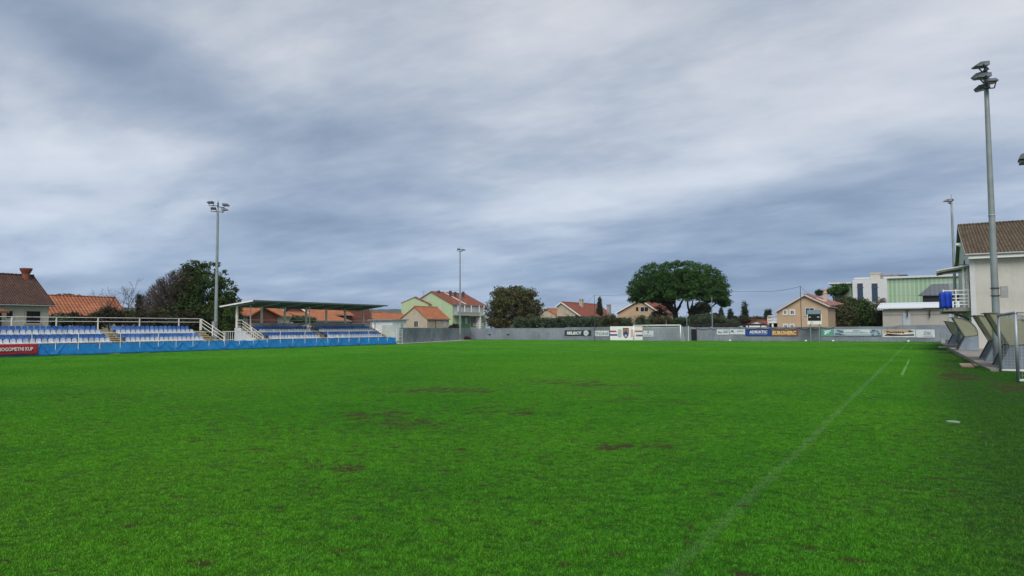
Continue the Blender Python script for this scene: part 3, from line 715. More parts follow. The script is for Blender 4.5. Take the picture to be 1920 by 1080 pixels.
wire('wire', [onY(1500.5, 537, 120), onY(1516, 551, 123)], 'short wire from the utility pole to the apricot house', .022, .05)
wire('wire', [onY(1250, 563.5, 115.1), onY(1334.5, 562, 115.2)], 'wire strung below the stone pine crown to the grey pole', .022, .1)
for px, lab in ((1174.8+26, ''), ):
    pass
r9 = random.Random(4)
for px, Y, lab in ((1369, 112.6, 'white ball like float at the wall foot below the pale banners'), (1511, 112.4, 'white ball like float at the wall foot left of the scoreboard posts'), (1562, 112.6, 'white ball like float at the wall foot below the mint green banner'), (1703, 112.8, 'flat white stone at the far end of the touchline')):
    c = onY(px, 638, Y); mb = MB(); mb.lathe((c.x, Y, 0), [(.05, 0), (.14, .03), (.17, .12), (.14, .2), (.05, .24)], 10)
    solo(mb, 'ball' if 'ball' in lab else 'stone', M_white, (c.x, Y, 0), lab, 'ball' if 'ball' in lab else 'stone', None, True)

# ================================================================ far goal
GX, GY = -35.77, 106.16
t = thing('goal', (GX, GY, 0), 'white football goal at the far end in front of the wall banners', 'goal')
for s in (-1, 1):
    mb = MB(); mb.tube([(GX+s*3.72, GY, 0), (GX+s*3.72, GY, 2.44)], .08, 10); mb.build('post', M_white, t, True)
mb = MB(); mb.tube([(GX-3.78, GY, 2.50), (GX+3.78, GY, 2.50)], .08, 10); mb.build('crossbar', M_white, t, True)
for s in (-1, 1):
    mb = MB(); mb.tube([(GX+s*3.72, GY+.05, 2.46), (GX+s*3.72, GY+1.0, 2.35), (GX+s*3.72, GY+2.0, .05)], .018, 5); mb.build('stanchion', M_white, t)
M_net = mat('net_cord', (.62, .62, .60), .8)
mb = MB(); NR = .0075
def netpt(u, v):   # u across -1..1, v 0 front top -> 1 back bottom
    sag = .22*math.sin(math.pi*min(1, v*2.2)) + .06*math.sin(u*9)*v
    y = GY+.05+ (1.1*min(1, v/.35) + .9*max(0, (v-.35)/.65)); z = 2.44 - .15*min(1, v/.35) - sag*(1-abs(u)**6) - 2.25*max(0, (v-.35)/.65)
    return (GX+u*3.7, y, max(.02, z))
for i in range(0, 37): mb.tube([netpt(-1+i/18, v/12) for v in range(13)], NR, 3, False)
for j in range(0, 17): mb.tube([netpt(-1+i/18, j/16) for i in range(37)], NR, 3, False)
for s in (-1, 1):
    for j in range(8):
        z = .2+j*.28; mb.tube([(GX+s*3.72, GY+.02, z), (GX+s*3.72, GY+2.0-(z/2.44)*.9, z*.98)], NR, 3, False)
    for j in range(6):
        yy = .3*j+.15; mb.tube([(GX+s*3.72, GY+yy, .02), (GX+s*3.72, GY+yy, min(2.35, 2.4-(max(0, yy-1.0))*2.2))], NR, 3, False)
mb.build('net', M_net, t)

# ================================================================ floodlight poles
M_pole = mat('galvanised_pole', (.27, .31, .31), .55, .12, 1.5, metal=.25, bump=.05, stain=((.18, .22, .2), .5))
def lamp_head(t, c, d, tilt, sx=.52, sy=.68, sz=.14):
    """asymmetric floodlight: wedge housing, lens below, fixing fork"""
    d = Vector((d[0], d[1], 0)).normalized(); r_ = Vector((d.y, -d.x, 0)); u = Vector((0,0,1))
    dd = (d*math.cos(tilt)-u*math.sin(tilt)); uu = (u*math.cos(tilt)+d*math.sin(tilt)); c = Vector(c)
    def P(a, b, h): return c+dd*a+r_*b+uu*h
    hs = sx/2
    mb = MB(); mb.add([P(-.05,-hs,-sz),P(-.05,hs,-sz),P(sy,hs*.95,-.05),P(sy,-hs*.95,-.05),P(-.12,-hs*.8,sz*.6),P(-.12,hs*.8,sz*.6),P(sy*.55,hs*.9,sz),P(sy*.55,-hs*.9,sz),P(sy,-hs*.95,.0),P(sy,hs*.95,.0)],
        [(0,1,5,4),(4,5,6,7),(7,6,9,8),(8,9,2,3),(0,4,7,8,3),(1,2,9,6,5),(0,3,2,1)])
    head = mb.build('lamp_head', M_lampg, t)
    mb = MB(); mb.add([P(.05,-hs*.85,-sz-.012),P(.05,hs*.85,-sz-.012),P(sy*.93,hs*.85,-.072),P(sy*.93,-hs*.85,-.072)], [(0,3,2,1)]); 
    mb.add([P(.05,-hs*.85,-sz-.03),P(.05,hs*.85,-sz-.03),P(sy*.93,hs*.85,-.09),P(sy*.93,-hs*.85,-.09)], [(0,3,2,1)]); mb.build('lens', M_lens, head)
    mb = MB()
    for s in (-1, 1): mb.bar(P(.3, s*hs*1.03, -.02), P(.1, s*hs*1.03, -.38), .05, .05)
    mb.bar(P(.1, -hs*1.03, -.38), P(.1, hs*1.03, -.38), .06, .05); mb.build('fork', M_galvd, head)
M_lampg = mat('grey_lamp_housing', (.13, .145, .16), .45, .12, 3, metal=.3)
def floodlight(base, hgt, heads, label, rb=.19, rt=.10, box=None, seam=None):
    x, y = base; t = thing('floodlight_pole', (x, y, 0), label, 'floodlight', 'floodlight masts round the pitch')
    mb = MB(); n = 10; mb.tube([(x, y, hgt*k/n) for k in range(n+1)], [rb+(rt-rb)*k/n for k in range(n+1)], 14); mb.build('pole', M_pole, t, True)
    mb = MB(); mb.lathe((x, y, 0), [(rb*2.0, 0), (rb*2.0, .05), (rb*1.15, .1), (rb*1.1, .3)], 14); mb.build('base_plate', M_pole, t)
    for zs in (hgt*.52,):
        rr = rb+(rt-rb)*zs/hgt; mb = MB(); mb.lathe((x, y, zs), [(rr+.006, 0), (rr+.018, .02), (rr+.006, .1)], 14); mb.build('joint_collar', M_pole, t, True)
    mb = MB(); mb.tube([(x, y, hgt), (x, y, hgt+.9)], .018, 6); mb.build('lightning_rod', M_galvd, t)
    for (ox, oy, oz, dx, dy, tl) in heads:
        lamp_head(t, (x+ox, y+oy, hgt+oz), (dx, dy), tl)
    mb = MB()
    for oz in sorted(set(round(h_[2], 2) for h_ in heads)):
        hh = [h_ for h_ in heads if round(h_[2], 2) == oz]
        a_ = Vector((x, y, hgt+oz-.35)); 
        for h_ in hh: mb.bar(a_, Vector((x+h_[0]+h_[3]*.1, y+h_[1]+h_[4]*.1, hgt+oz-.36)), .09, .07)
    mb.tube([(x, y, hgt-.1), (x, y, hgt+max(h_[2] for h_ in heads)+.05)], rt*.7, 8)
    mb.build('bracket', M_galvd, t)
    if box:
        bx, by, bz = box; mb = MB(); mb.box(x+bx-.17, x+bx+.17, y+by-.12, y+by+.12, bz, bz+.62); b_ = mb.build('junction_box', mat('box_plastic', (.30, .31, .30), .6), t)
        
        for q_ in (.08, .5): mb = MB(); mb.lathe((x, y, bz+q_), [(rb+.012, 0), (rb+.012, .06)], 14); mb.build('strap', M_galvd, b_)
    return t
pA = onX(411, 560, -69.7); 
floodlight((-69.7, 53.2), 16.1, [(-.35, -.55, .55, .35, -.9, .1), (.2, .55, .45, .5, .85, .15), (-.1, -.45, -.15, .6, -.7, .05), (.1, .45, -.1, .7, .6, .1)], 'tall grey floodlight mast between the two seating stands', .21, .12, box=(.08, -.33, 2.45))
floodlight((-71.9, 105.6), 16.1, [(0, -.5, .25, .6, -.8, .1), (0, .5, .25, .7, .6, .1)], 'slender floodlight mast at the far left corner by the grey wall', .18, .10)
floodlight((3.0, 93.0), 16.0, [(-.1, -.3, .2, -1, -.25, .12), (.05, .35, .32, -1, .5, .1)], 'floodlight mast rising behind the clubhouse balcony', .19, .11)
fb = floodlight((3.42, 47.6), 15.9, [(0, -.3, .95, -1, -.5, .22), (0, .35, .62, -1, .35, .22), (.05, -.35, .28, -1, -.6, .22), (.1, .3, -.12, -1, .2, .22), (.1, -.2, -.05, .3, -1, .2)], 'nearest and tallest looking floodlight mast behind the dugouts on the right', .205, .115, box=(.42, 0, 3.72))
# lamp on the mast just outside the frame on the right
t = thing('floodlight', (9.3, 22.0, 0), 'boxy grey floodlight cut by the right edge of the picture', 'floodlight')
pE = onZ(1914, 300, 0) if False else onY(1909, 300, 24)
mb = MB(); mb.tube([(pE.x+1.3, 24, 0), (pE.x+1.3, 24, pE.z+.6)], [.16, .1], 10); mb.build('pole', M_pole, t, True)
mb = MB(); mb.bar((pE.x+1.3, 24, pE.z+.1), (pE.x+.25, 24, pE.z+.1), .07); mb.build('bracket', M_galvd, t)
mb = MB(); mb.prism([(pE.x, pE.z-.02), (pE.x+.04, pE.z+.1), (pE.x+.14, pE.z+.14), (pE.x+.75, pE.z+.14), (pE.x+.75, pE.z-.02)], 'Y', 23.75, 24.25); hd = mb.build('lamp_head', M_lampg, t)
mb = MB(); mb.box(pE.x+.03, pE.x+.7, 23.8, 24.2, pE.z-.12, pE.z-.025); mb.build('lens', M_galvd, hd)

# ================================================================ blue cloth fence along the left
FX = -63.35
M_cloth = mat('blue_tarpaulin', (.010, .19, .52), .55, .14, .5, spec=.4, bump=.1, stain=((.03, .25, .55), .5))
fence = thing('fence', (FX, 52, 0), 'white railing hung with long blue cloth in front of the seating stands', 'fence')
mb = MB(); n = 1500; Y0, Y1 = 12.0, 77.4; rows = 8; vs = []; fs = []
post_step = 1.86
for i in range(n+1):
    y = Y0+(Y1-Y0)*i/n; ph = (y/ (post_step*1)) % 1.0; sw_ = math.sin(math.pi*ph)
    k = math.floor(y/post_step); kr = (math.sin(k*12.9)*43758.5) % 1.0
    for j in range(rows+1):
        v = j/rows
        zt = 1.0-.05*sw_; zb = .04+.05*nz(y, 0, .7, 2)+.03*abs(nz(y, 0, 2.5, 3)); z = zb+(zt-zb)*v
        x = FX-.10+.17*(1-v)+.035*nz(y, v, 1.1, 1)+.02*nz(y, v*2, 3.0, 2)
        # swag folds hanging between posts
        f_ = v-(1-(.30+.45*kr)*sw_*1.25); x += .10*math.exp(-(f_/.045)**2)*(kr > .3)
        x += .02*math.sin((ph*6.28*2+v*5))*(1-v)
        vs.append((x, y, z))
for i in range(n):
    for j in range(rows):
        a_ = i*(rows+1)+j; fs.append((a_, a_+rows+1, a_+rows+2, a_+1))
mb.add(vs, fs); cl_o = mb.build('cloth', M_cloth, fence, True)
sm = cl_o.modifiers.new('thick', 'SOLIDIFY'); sm.thickness = .01
mb = MB(); mb.tube([(FX-.05, Y0, 1.08), (FX-.05, Y1, 1.08)], .028, 6); mb.tube([(FX-.05, Y0, 1.92), (FX-.05, Y1, 1.92)], .024, 6); mb.build('rail', M_rail, fence)
k = 0; y = Y0+.3
while y < Y1+.1:
    mb = MB(); mb.tube([(FX-.05, y, 0), (FX-.05, y, 1.95 if k % 2 == 0 else 1.08)], .032, 6); mb.build('post', M_rail, fence); y += post_step; k += 1
mb = MB()
for yy in (77.5, 78.9): mb.tube([(FX-.05-(yy-77.5)*.1, yy, 0), (FX-.05-(yy-77.5)*.1, yy, 2.1)], .045, 6)
for zz_ in (.6, 1.08, 1.7, 2.05): mb.tube([(FX-.05, 77.5, zz_), (FX-.19, 78.9, zz_)], .028, 6)
solo(mb, 'gate', M_rail, (FX-.1, 78.2, 0), 'narrow white tubular gate closing the end of the blue cloth fence', 'gate')
# red banner
yb = onX(70.5, 655, FX+.1).y
t = thing('banner', (FX+.12, yb-5, .12), 'red banner reading NOGOMETNI KUP hung over the blue fence cloth', 'banner')
mb = MB(); vs = []; fs = []; n = 80; rows = 8
for i in range(n+1):
    y = yb-10.5+10.5*i/n
    for j in range(rows+1):
        v = j/rows; vs.append((FX+.13+.07*(1-v)+.025*nz(y, v*2, 1.3, 8)+.012*nz(y, v*3, 4, 8), y, .20+v*.86+.01*math.sin(y*3)))
for i in range(n):
    for j in range(rows): a_ = i*(rows+1)+j; fs.append((a_, a_+rows+1, a_+rows+2, a_+1))
mb.add(vs, fs); ro = mb.build('sheet', mat('red_vinyl', (.36, .025, .035), .45, .15, 1.2, bump=.1), t, True); sm = ro.modifiers.new('thick', 'SOLIDIFY'); sm.thickness = .01; sm.offset = -1
ya = onX(61.5, 655, FX+.2).y; y_o = onX(3, 655, FX+.2).y
span = (ya-y_o)
text_part('NOGOMETNI KUP', .30, (FX+.24, ya-span*13/11.6/2, .66), (0,1,0), B_pw, t, width=span*13/11.6, depth=.02, bold=.015)
# ================================================================ seats and stands
def seat_mesh(m):
    """plastic shell: pan and back in one piece, facing +X, origin at the middle of the pan"""
    mb = MB(); W_ = .215; th = .025
    prof = [(.21, -.02), (.19, .02), (.05, .0), (-.12, .01), (-.17, .06), (-.20, .20), (-.22, .33), (-.225, .36)]
    vs = []; n = 7
    for i, (x, z) in enumerate(prof):
        wd = W_ if i < 5 else W_*(1.0 if i < 6 else (.93 if i == 6 else .72))
        for k in range(n):
            u = -1+2*k/(n-1); vs.append((x+.03*abs(u)**2*(1 if i > 4 else 0), u*wd, z+(.03*u*u if 1 < i < 5 else 0)-(.03*u**4 if i >= 6 else 0)))
    N = len(vs); vs2 = [(v[0]-(th if i//n > 4 else 0), v[1], v[2]-(th if i//n <= 4 else 0)) for i, v in enumerate(vs)]
    fs = []; P = len(prof)
    for i in range(P-1):
        for k in range(n-1):
            a_ = i*n+k; fs.append((a_, a_+1, a_+n+1, a_+n)); fs.append((N+a_, N+a_+n, N+a_+n+1, N+a_+1))
    for i in range(P-1):
        a_ = i*n; fs.append((a_, a_+n, N+a_+n, N+a_)); a_ = i*n+n-1; fs.append((a_, N+a_, N+a_+n, a_+n))
    for k in range(n-1): fs.append((k, N+k, N+k+1, k+1)); a_ = (P-1)*n+k; fs.append((a_, a_+1, N+a_+1, N+a_))
    mb.add(vs+vs2, fs); mb.box(-.1, .06, -.05, .05, -.16, -.03)
    me = bpy.data.meshes.new('seat'); me.from_pydata(mb.v, [], mb.f); me.polygons.foreach_set('use_smooth', [True]*len(me.polygons)); me.materials.append(m); me.update()
    return me, mb
SEAT = {k: seat_mesh(m) for k, m in (('w', M_seatw), ('b', M_seatb), ('g', M_seatg))}
MATK = {'w': M_seatw, 'b': M_seatb, 'g': M_seatg}
COLN = {'w': 'white plastic seat', 'b': 'blue plastic seat', 'g': 'grey plastic seat'}
def place_seats(stand, spots, nmax):
    """the nmax largest seats as parts, the others as one part per stand"""
    org = origin(stand); spots = sorted(spots, key=lambda s: math.hypot(s[1], s[2]))
    for k_, x, y, z in spots[:nmax]:
        o = bpy.data.objects.new('seat', SEAT[k_][0]); COL.objects.link(o); o.parent = stand
        o.location = (x-org.x, y-org.y, z-org.z); o.rotation_euler = (0, R(rng.uniform(-2, 3)), R(rng.uniform(-2.5, 2.5))); o['label'] = COLN[k_]
    rest = spots[nmax:]
    if rest:
        vs = []; fs = []; mi = []; mats = ['w', 'b', 'g']
        for k_, x, y, z in rest:
            n = len(vs); s_ = SEAT[k_][1]; vs += [(v[0]+x-org.x, v[1]+y-org.y, v[2]+z-org.z) for v in s_.v]; fs += [tuple(i+n for i in f) for f in s_.f]; mi += [mats.index(k_)]*len(s_.f)
        me = bpy.data.meshes.new('seats'); me.from_pydata(vs, [], fs)
        for k_ in mats: me.materials.append(MATK[k_])
        me.polygons.foreach_set('material_index', mi); me.polygons.foreach_set('use_smooth', [True]*len(fs)); me.update()
        o = bpy.data.objects.new('seat', me); COL.objects.link(o); o.parent = stand; o['kind'] = 'stuff'; o['label'] = 'remaining rows of white, blue and grey seats'
def stand_steps(nrows, x0, tread, z0, rise, ya, yb, thick=.14):
    mb = MB()
    for i in range(nrows):
        xa = x0-i*tread; z = z0+i*rise
        mb.box(xa-tread-.04, xa, ya, yb, z-thick, z)
        mb.box(xa-tread-.04, xa-tread+.03, ya, yb, z, z+rise-thick-.002)
    return mb
TR, RS = .80, .373
# ---- open stand
SX = -65.55; Z0 = .70; YA, YB = 24.0, 50.6
s1 = thing('grandstand', (SX-1.6, 38, 0), 'open four row stand of white and blue seats at the far left', 'grandstand', 'seating stands along the left side')
stand_steps(4, SX, TR, Z0, RS, YA, 39.2).build('tiers', M_standc, s1)
stand_steps(4, SX, TR, Z0, RS, 40.5, 49.3).build('tiers', M_standc, s1)
mb = MB()
for y in np.arange(YA+1, YB, 3.1):
    mb.box(SX-.5, SX-.1, y-.14, y+.14, 0, Z0-.15)
    for i in range(1, 4): mb.box(SX-i*TR-.5, SX-i*TR-.2, y-.12, y+.12, 0, Z0+i*RS-.15)
mb.build('support', M_standc, s1)
mb = MB(); mb.box(SX+.02, SX+.08, YA, YB, Z0-.30, Z0-.20); mb.box(SX+.02, SX+.08, YA, YB, Z0-.02, Z0+.04); mb.build('front_beam', M_rail, s1)
def stairs(ya, yb, nrows, x0, z0, par, half=True):
    for i in range(nrows*2+1):
        z = z0-.19+(i)*RS/2; xx = x0+.42-i*TR/2
        mb = MB(); mb.box(xx-TR/2-.02, xx, ya, yb, z-.07, z); mb.build('step', M_stair, par)
    mb = MB()
    n = nrows*2+1
    for yy in (ya-.05, yb):
        prev = None
        poly = [(x0+.42, 0), (x0+.42, z0-.19)] + [(x0+.42-i*TR/2 - (0 if q == 0 else TR/2), z0-.19+i*RS/2) for i in range(n) for q in (0, 1)]
        poly += [(x0+.42-n*TR/2, z0-.9+n*RS/2), (x0+.0, 0)]
        mb.prism(poly, 'Y', yy, yy+.05)
    mb.build('stair_side', M_stair, par)
stairs(39.3, 40.4, 4, SX, Z0, s1); stairs(49.45, 50.6, 4, SX, Z0, s1)
BX = SX-4*TR-.15; zt = Z0+3*RS
def railing(par, pts, hs, m=M_rail, r=.03, posts=None):
    """rails at heights hs over the foot line pts, a post at every given point"""
    mb = MB()
    for h_ in hs: mb.tube([(p[0], p[1], p[2]+h_) for p in pts], r, 6)
    mb.build('rail', m, par)
    for p in (posts or pts):
        mb = MB(); mb.box(p[0]-.045, p[0]+.045, p[1]-.045, p[1]+.045, p[2]-.1, p[2]+max(hs)+.02); mb.build('rail_post', m, par)
ys_ = list(np.linspace(YA, 50.5, 10))
railing(s1, [(BX, y, zt+.35) for y in (YA, 50.6)], (.80, 1.18), posts=[(BX, y, zt) for y in ()] or [(BX, y, zt+.35) for y in (24.2, 28.3, 31.9, 35.6, 39.4, 43.6, 48.0, 50.6)])
railing(s1, [(BX, 50.75, zt+.4), (SX+.5, 50.75, .55)], (.35, .75, 1.1), posts=[(BX, 50.75, zt+.4), (BX+1.9, 50.75, 1.5), (SX+.5, 50.75, .3)])
spots = []
for i in range(4):
    c_ = 'wbwb'[i]; x = SX-i*TR-.45; z = Z0+i*RS+.17+.21
    y = 39.0
    while y > 25.5: spots.append((c_, x, y-.2, z)); y -= .5
    y = 40.75
    while y < 49.2: spots.append((c_, x, y, z)); y += .5
place_seats(s1, spots, 100)

# ---- covered stand
YA, YB = 55.9, 79.4
s2 = thing('grandstand', (SX-2, 67, 0), 'roofed five row stand of white, blue and grey seats beside the floodlight mast', 'grandstand', 'seating stands along the left side')
AY0, AY1 = 65.9, 67.1
stand_steps(5, SX, TR, Z0, RS, YA+1.35, AY0-.05).build('tiers', M_standc, s2)
stand_steps(5, SX, TR, Z0, RS, AY1+.1, YB-1.6).build('tiers', M_standc, s2)
mb = MB(); mb.box(SX+.02, SX+.08, YA+1.3, YB-1.5, Z0-.30, Z0-.20); mb.box(SX+.02, SX+.08, YA+1.3, YB-1.5, Z0-.02, Z0+.04); mb.build('front_beam', M_rail, s2)
mb = MB()
for y in np.arange(YA+3, YB-1, 3.6): mb.box(SX-.45, SX-.1, y-.16, y+.16, 0, Z0-.15)
mb.build('support', M_standc, s2)
mb = MB(); xb = SX-5*TR-.25; zt2 = Z0+4*RS
poly = [(SX+.45, 0), (SX+.45, .42)]
for i in range(5): poly += [(SX-.0-i*TR, .45+i*RS), (SX-.0-i*TR, .45+(i+1)*RS)]
poly += [(xb-.1, .45+5*RS), (xb-.1, 0)]
mb.prism(poly, 'Y', YA, YA+.18); mb.build('side_wall', mat('whitewashed_block', (.50, .53, .57), .9, .08, 2, streak=.2, stain=((.36, .37, .38), .4)), s2)
mb = MB(); mb.box(SX-2.4, SX-1.0, YA-.02, YA+.0, .55, 1.05); mb.build('panel', M_white, s2)
stairs(YA+.25, YA+1.3, 5, SX, Z0, s2); stairs(AY0, AY1, 5, SX, Z0, s2); stairs(YB-1.5, YB-.3, 5, SX, Z0, s2)
spots = []
for i in range(5):
    c_ = 'wbwbg'[i]; x = SX-i*TR-.45; z = Z0+i*RS+.17+.21
    y = AY0-.3
    while y > YA+1.6: spots.append((c_, x, y, z)); y -= .48
    y = AY1+.35
    while y < YB-1.7: spots.append((c_, x, y, z)); y += .48
place_seats(s2, spots, 100)
XB = xb+.05
# roof: slopes up towards the pitch
ZBk, ZFr = 4.85, 5.42; XR0, XR1 = -71.9, -66.2
def roofz(x): return ZBk+(ZFr-ZBk)*(x-XR0)/(XR1-XR0)
mb = MB(); n = 150; Yr0, Yr1 = 55.4, 78.9
for i in range(n):
    a_ = Yr0+(Yr1-Yr0)*i/n; b_ = Yr0+(Yr1-Yr0)*(i+.5)/n; c_ = Yr0+(Yr1-Yr0)*(i+1)/n
    mb.add([(XR0, a_, ZBk), (XR1, a_, ZFr), (XR1, b_, ZFr+.05), (XR0, b_, ZBk+.05), (XR1, c_, ZFr), (XR0, c_, ZBk)], [(0,1,2,3), (3,2,4,5)])
rf = mb.build('roof', mat('underside_corrugated_sheet', (.105, .145, .135), .6, .1, 2), s2); sm = rf.modifiers.new('t', 'SOLIDIFY'); sm.thickness = .03
mb = MB(); mb.bar((XR0, Yr0-.03, ZBk+.0), (XR1, Yr0-.03, ZFr+.0), .06, .16); mb.build('verge_trim', M_white, s2)
mb = MB(); mb.box(XR1+.005, XR1+.07, Yr0, Yr1, ZFr-.06, ZFr+.10); mb.build('front_trim', mat('grey_green_trim', (.10, .13, .13), .6), s2)
cols = [56.1, 59.7, 63.3, 66.9, 70.5, 74.1, 77.8]
for y in cols:
    mb = MB(); mb.box(XB-.1, XB+.1, y-.1, y+.1, 0, roofz(XB)-.20); c_ = mb.build('column', M_rail, s2)
    mb = MB(); mb.bar((XB-1.2, y, roofz(XB-1.2)-.13), (XR1-.5, y, roofz(XR1-.5)-.11), .1, .16); mb.build('roof_beam', mat('pale_beam', (.30, .33, .33), .6), s2)
mb = MB()
for q in range(6): xx = XR0+.5+q*1.05; mb.box(xx-.04, xx+.04, Yr0+.1, Yr1-.1, roofz(xx)-.085, roofz(xx)-.03)
mb.build('purlin', mat('grey_green_trim', (.10, .13, .13), .6), s2)
for y, x in ((57.3, XB+.9), (66.2, XB+1.3), (78.4, XB+1.0)):
    mb = MB(); mb.box(x-.05, x+.05, y-.05, y+.05, Z0+3*RS, roofz(x)-.16); mb.build('column', M_rail, s2)
railing(s2, [(XB, 56.1, zt2+.3), (XB, 79.0, zt2+.3)], (.40, .80), posts=[(XB, 79.3, zt2)])
railing(s2, [(XB+.9, YA+.15, zt2-.1), (SX+.35, YA+.15, .35)], (.45, .8, 1.12), posts=[(XB+.9, YA+.15, zt2-.1), (XB+2.6, YA+.15, 1.3), (SX+.35, YA+.15, .25)])
railing(s2, [(XB, YA+.15, zt2-.1), (XB+.9, YA+.15, zt2-.1)], (.45, .8, 1.12))
railing(s2, [(XB+.9, YB-.1, zt2-.1), (SX+.35, YB-.1, .35)], (.45, .8, 1.12), posts=[(XB+.9, YB-.1, zt2-.1), (XB+2.6, YB-.1, 1.3), (SX+.35, YB-.1, .25)])
# low slatted gate between the stands
mb = MB()
for i in range(17): y = 51.0+i*.28; mb.box(-65.5, -65.46, y-.02, y+.02, .1, 1.95)
mb.box(-65.52, -65.44, 50.9, 55.7, 1.9, 1.98); mb.box(-65.52, -65.44, 50.9, 55.7, .25, .33)
solo(mb, 'railing', M_rail, (-65.5, 53.2, 0), 'low slatted pale railing between the two stands', 'railing')

# ================================================================ right side: platform, dugouts
def plat_z(y): return float(np.interp(y, [40, 48, 60, 66, 80, 96, 103], [.08, .2, .27, .28, .24, .12, .06]))
mb = MB(); yy = list(np.arange(40.8, 103, 1.2))
def plat_x(y): return float(np.interp(y, [40.8, 47, 55, 66, 78, 103], [2.62, 2.35, 2.15, 1.9, 1.75, 1.7]))
for a_, b_ in zip(yy[:-1], yy[1:]):
    b2 = b_-.02
    mb.hexa([(plat_x(a_), a_, -.1), (12, a_, -.1), (12, b2, -.1), (plat_x(b2), b2, -.1)], [(plat_x(a_), a_, plat_z(a_)), (12, a_, plat_z(a_)), (12, b2, plat_z(b2)), (plat_x(b2), b2, plat_z(b2))])
tag(mb.build('concrete_platform', mat('weathered_slab', (.235, .215, .19), .9, .18, 1.2, bump=.4, stain=((.12, .10, .08), .7))), kind='structure')
rs = random.Random(3)
for k, (px, py, w_, l_, lab) in enumerate(((1812, 685, .55, 3.8, 'nearest terracotta paving slab lying in the grass by the platform'), (1836, 684, .55, 3.8, 'terracotta paving slab touching the platform edge'), (1768, 651, .75, 3.5, 'pale slab lying in the grass before the farthest dugout'))):
    c = onZ(px, py, .02); mb = MB(); mb.box(c.x-w_/2, c.x+w_/2, c.y-l_/2, c.y+l_/2, -.06, .05)
    solo(mb, 'paving_slab', M_paving if k < 2 else mat('pale_concrete', (.46, .44, .40), .9), (c.x, c.y, 0), lab, 'paving slab')
c = onZ(1787, 790); mb = MB(); mb.lathe((c.x, c.y, -.03), [(.14, 0), (.14, .03), (.125, .036)], 18)
solo(mb, 'cover', mat('pale_cover', (.20, .27, .21), .6), (c.x, c.y, 0), 'small round pale cover set in the grass right of the touchline', 'drain cover')
for k, (px, py, sx_, sy_, sz_, lab) in enumerate(((1768.5, 644, .42, .8, .62, 'white box on the grass edge before the farthest dugout'), (1776.5, 645, .42, .8, .48, 'second pale box just behind the white one by the farthest dugout'))):
    c = onZ(px, py, 0); mb = MB(); mb.box(c.x-sx_/2, c.x+sx_/2, c.y-sy_/2, c.y+sy_/2, 0, sz_); mb.box(c.x-sx_/2-.03, c.x+sx_/2+.03, c.y-sy_/2-.03, c.y+sy_/2+.03, sz_, sz_+.05)
    solo(mb, 'concrete_box', mat('pale_grey_block', (.42, .43, .42), .85, .1, 3), (c.x, c.y, 0), lab, 'box')
c = onZ(1815, 659.5, 0); mb = MB(); mb.box(c.x-.2, c.x+.05, c.y-5, c.y-1.5, -.02, .22)
solo(mb, 'kerb_stone', M_conc, (c.x, c.y-3, 0), 'rough concrete kerb stone at the platform edge below the third dugout', 'kerb stone')
mb = MB(); mb.box(c.x-.25, c.x-.05, c.y-10, c.y-6, -.02, .2)
solo(mb, 'kerb_stone', M_conc, (c.x, c.y-8, 0), 'long kerb stone at the platform edge between second and third dugouts', 'kerb stone')

M_poly = bpy.data.materials.new('yellowed_polycarbonate'); M_poly.use_nodes = True
T = NT(M_poly.node_tree); bs = T.n['Principled BSDF']; c_ = T.new('ShaderNodeTexCoord').outputs['Object']
cc = T.mix(T.noise(c_, 1.3, 5, .6), (.50, .51, .36), (.62, .62, .47)); cc = T.mix(T.ramp(T.noise(c_, 3.5, 6, .7), [(.55, 0.0), (.75, .5)]), cc, (.22, .23, .15))
T.l.new(cc, bs.inputs['Base Color']); bs.inputs['Roughness'].default_value = .35
tr = T.new('ShaderNodeBsdfTranslucent', {'Color': cc}); mxs = T.new('ShaderNodeMixShader', {0: .6, 1: bs.outputs[0], 2: tr.outputs[0]}); T.l.new(mxs.outputs[0], T.n['Material Output'].inputs[0])
M_dug = mat('grey_blue_sheet_metal', (.25, .30, .355), .55, .1, .8, metal=.15, streak=.15, stain=((.10, .13, .15), .5))
M_dugf = mat('dugout_frame', (.09, .10, .10), .5, .15, 3, metal=.3)
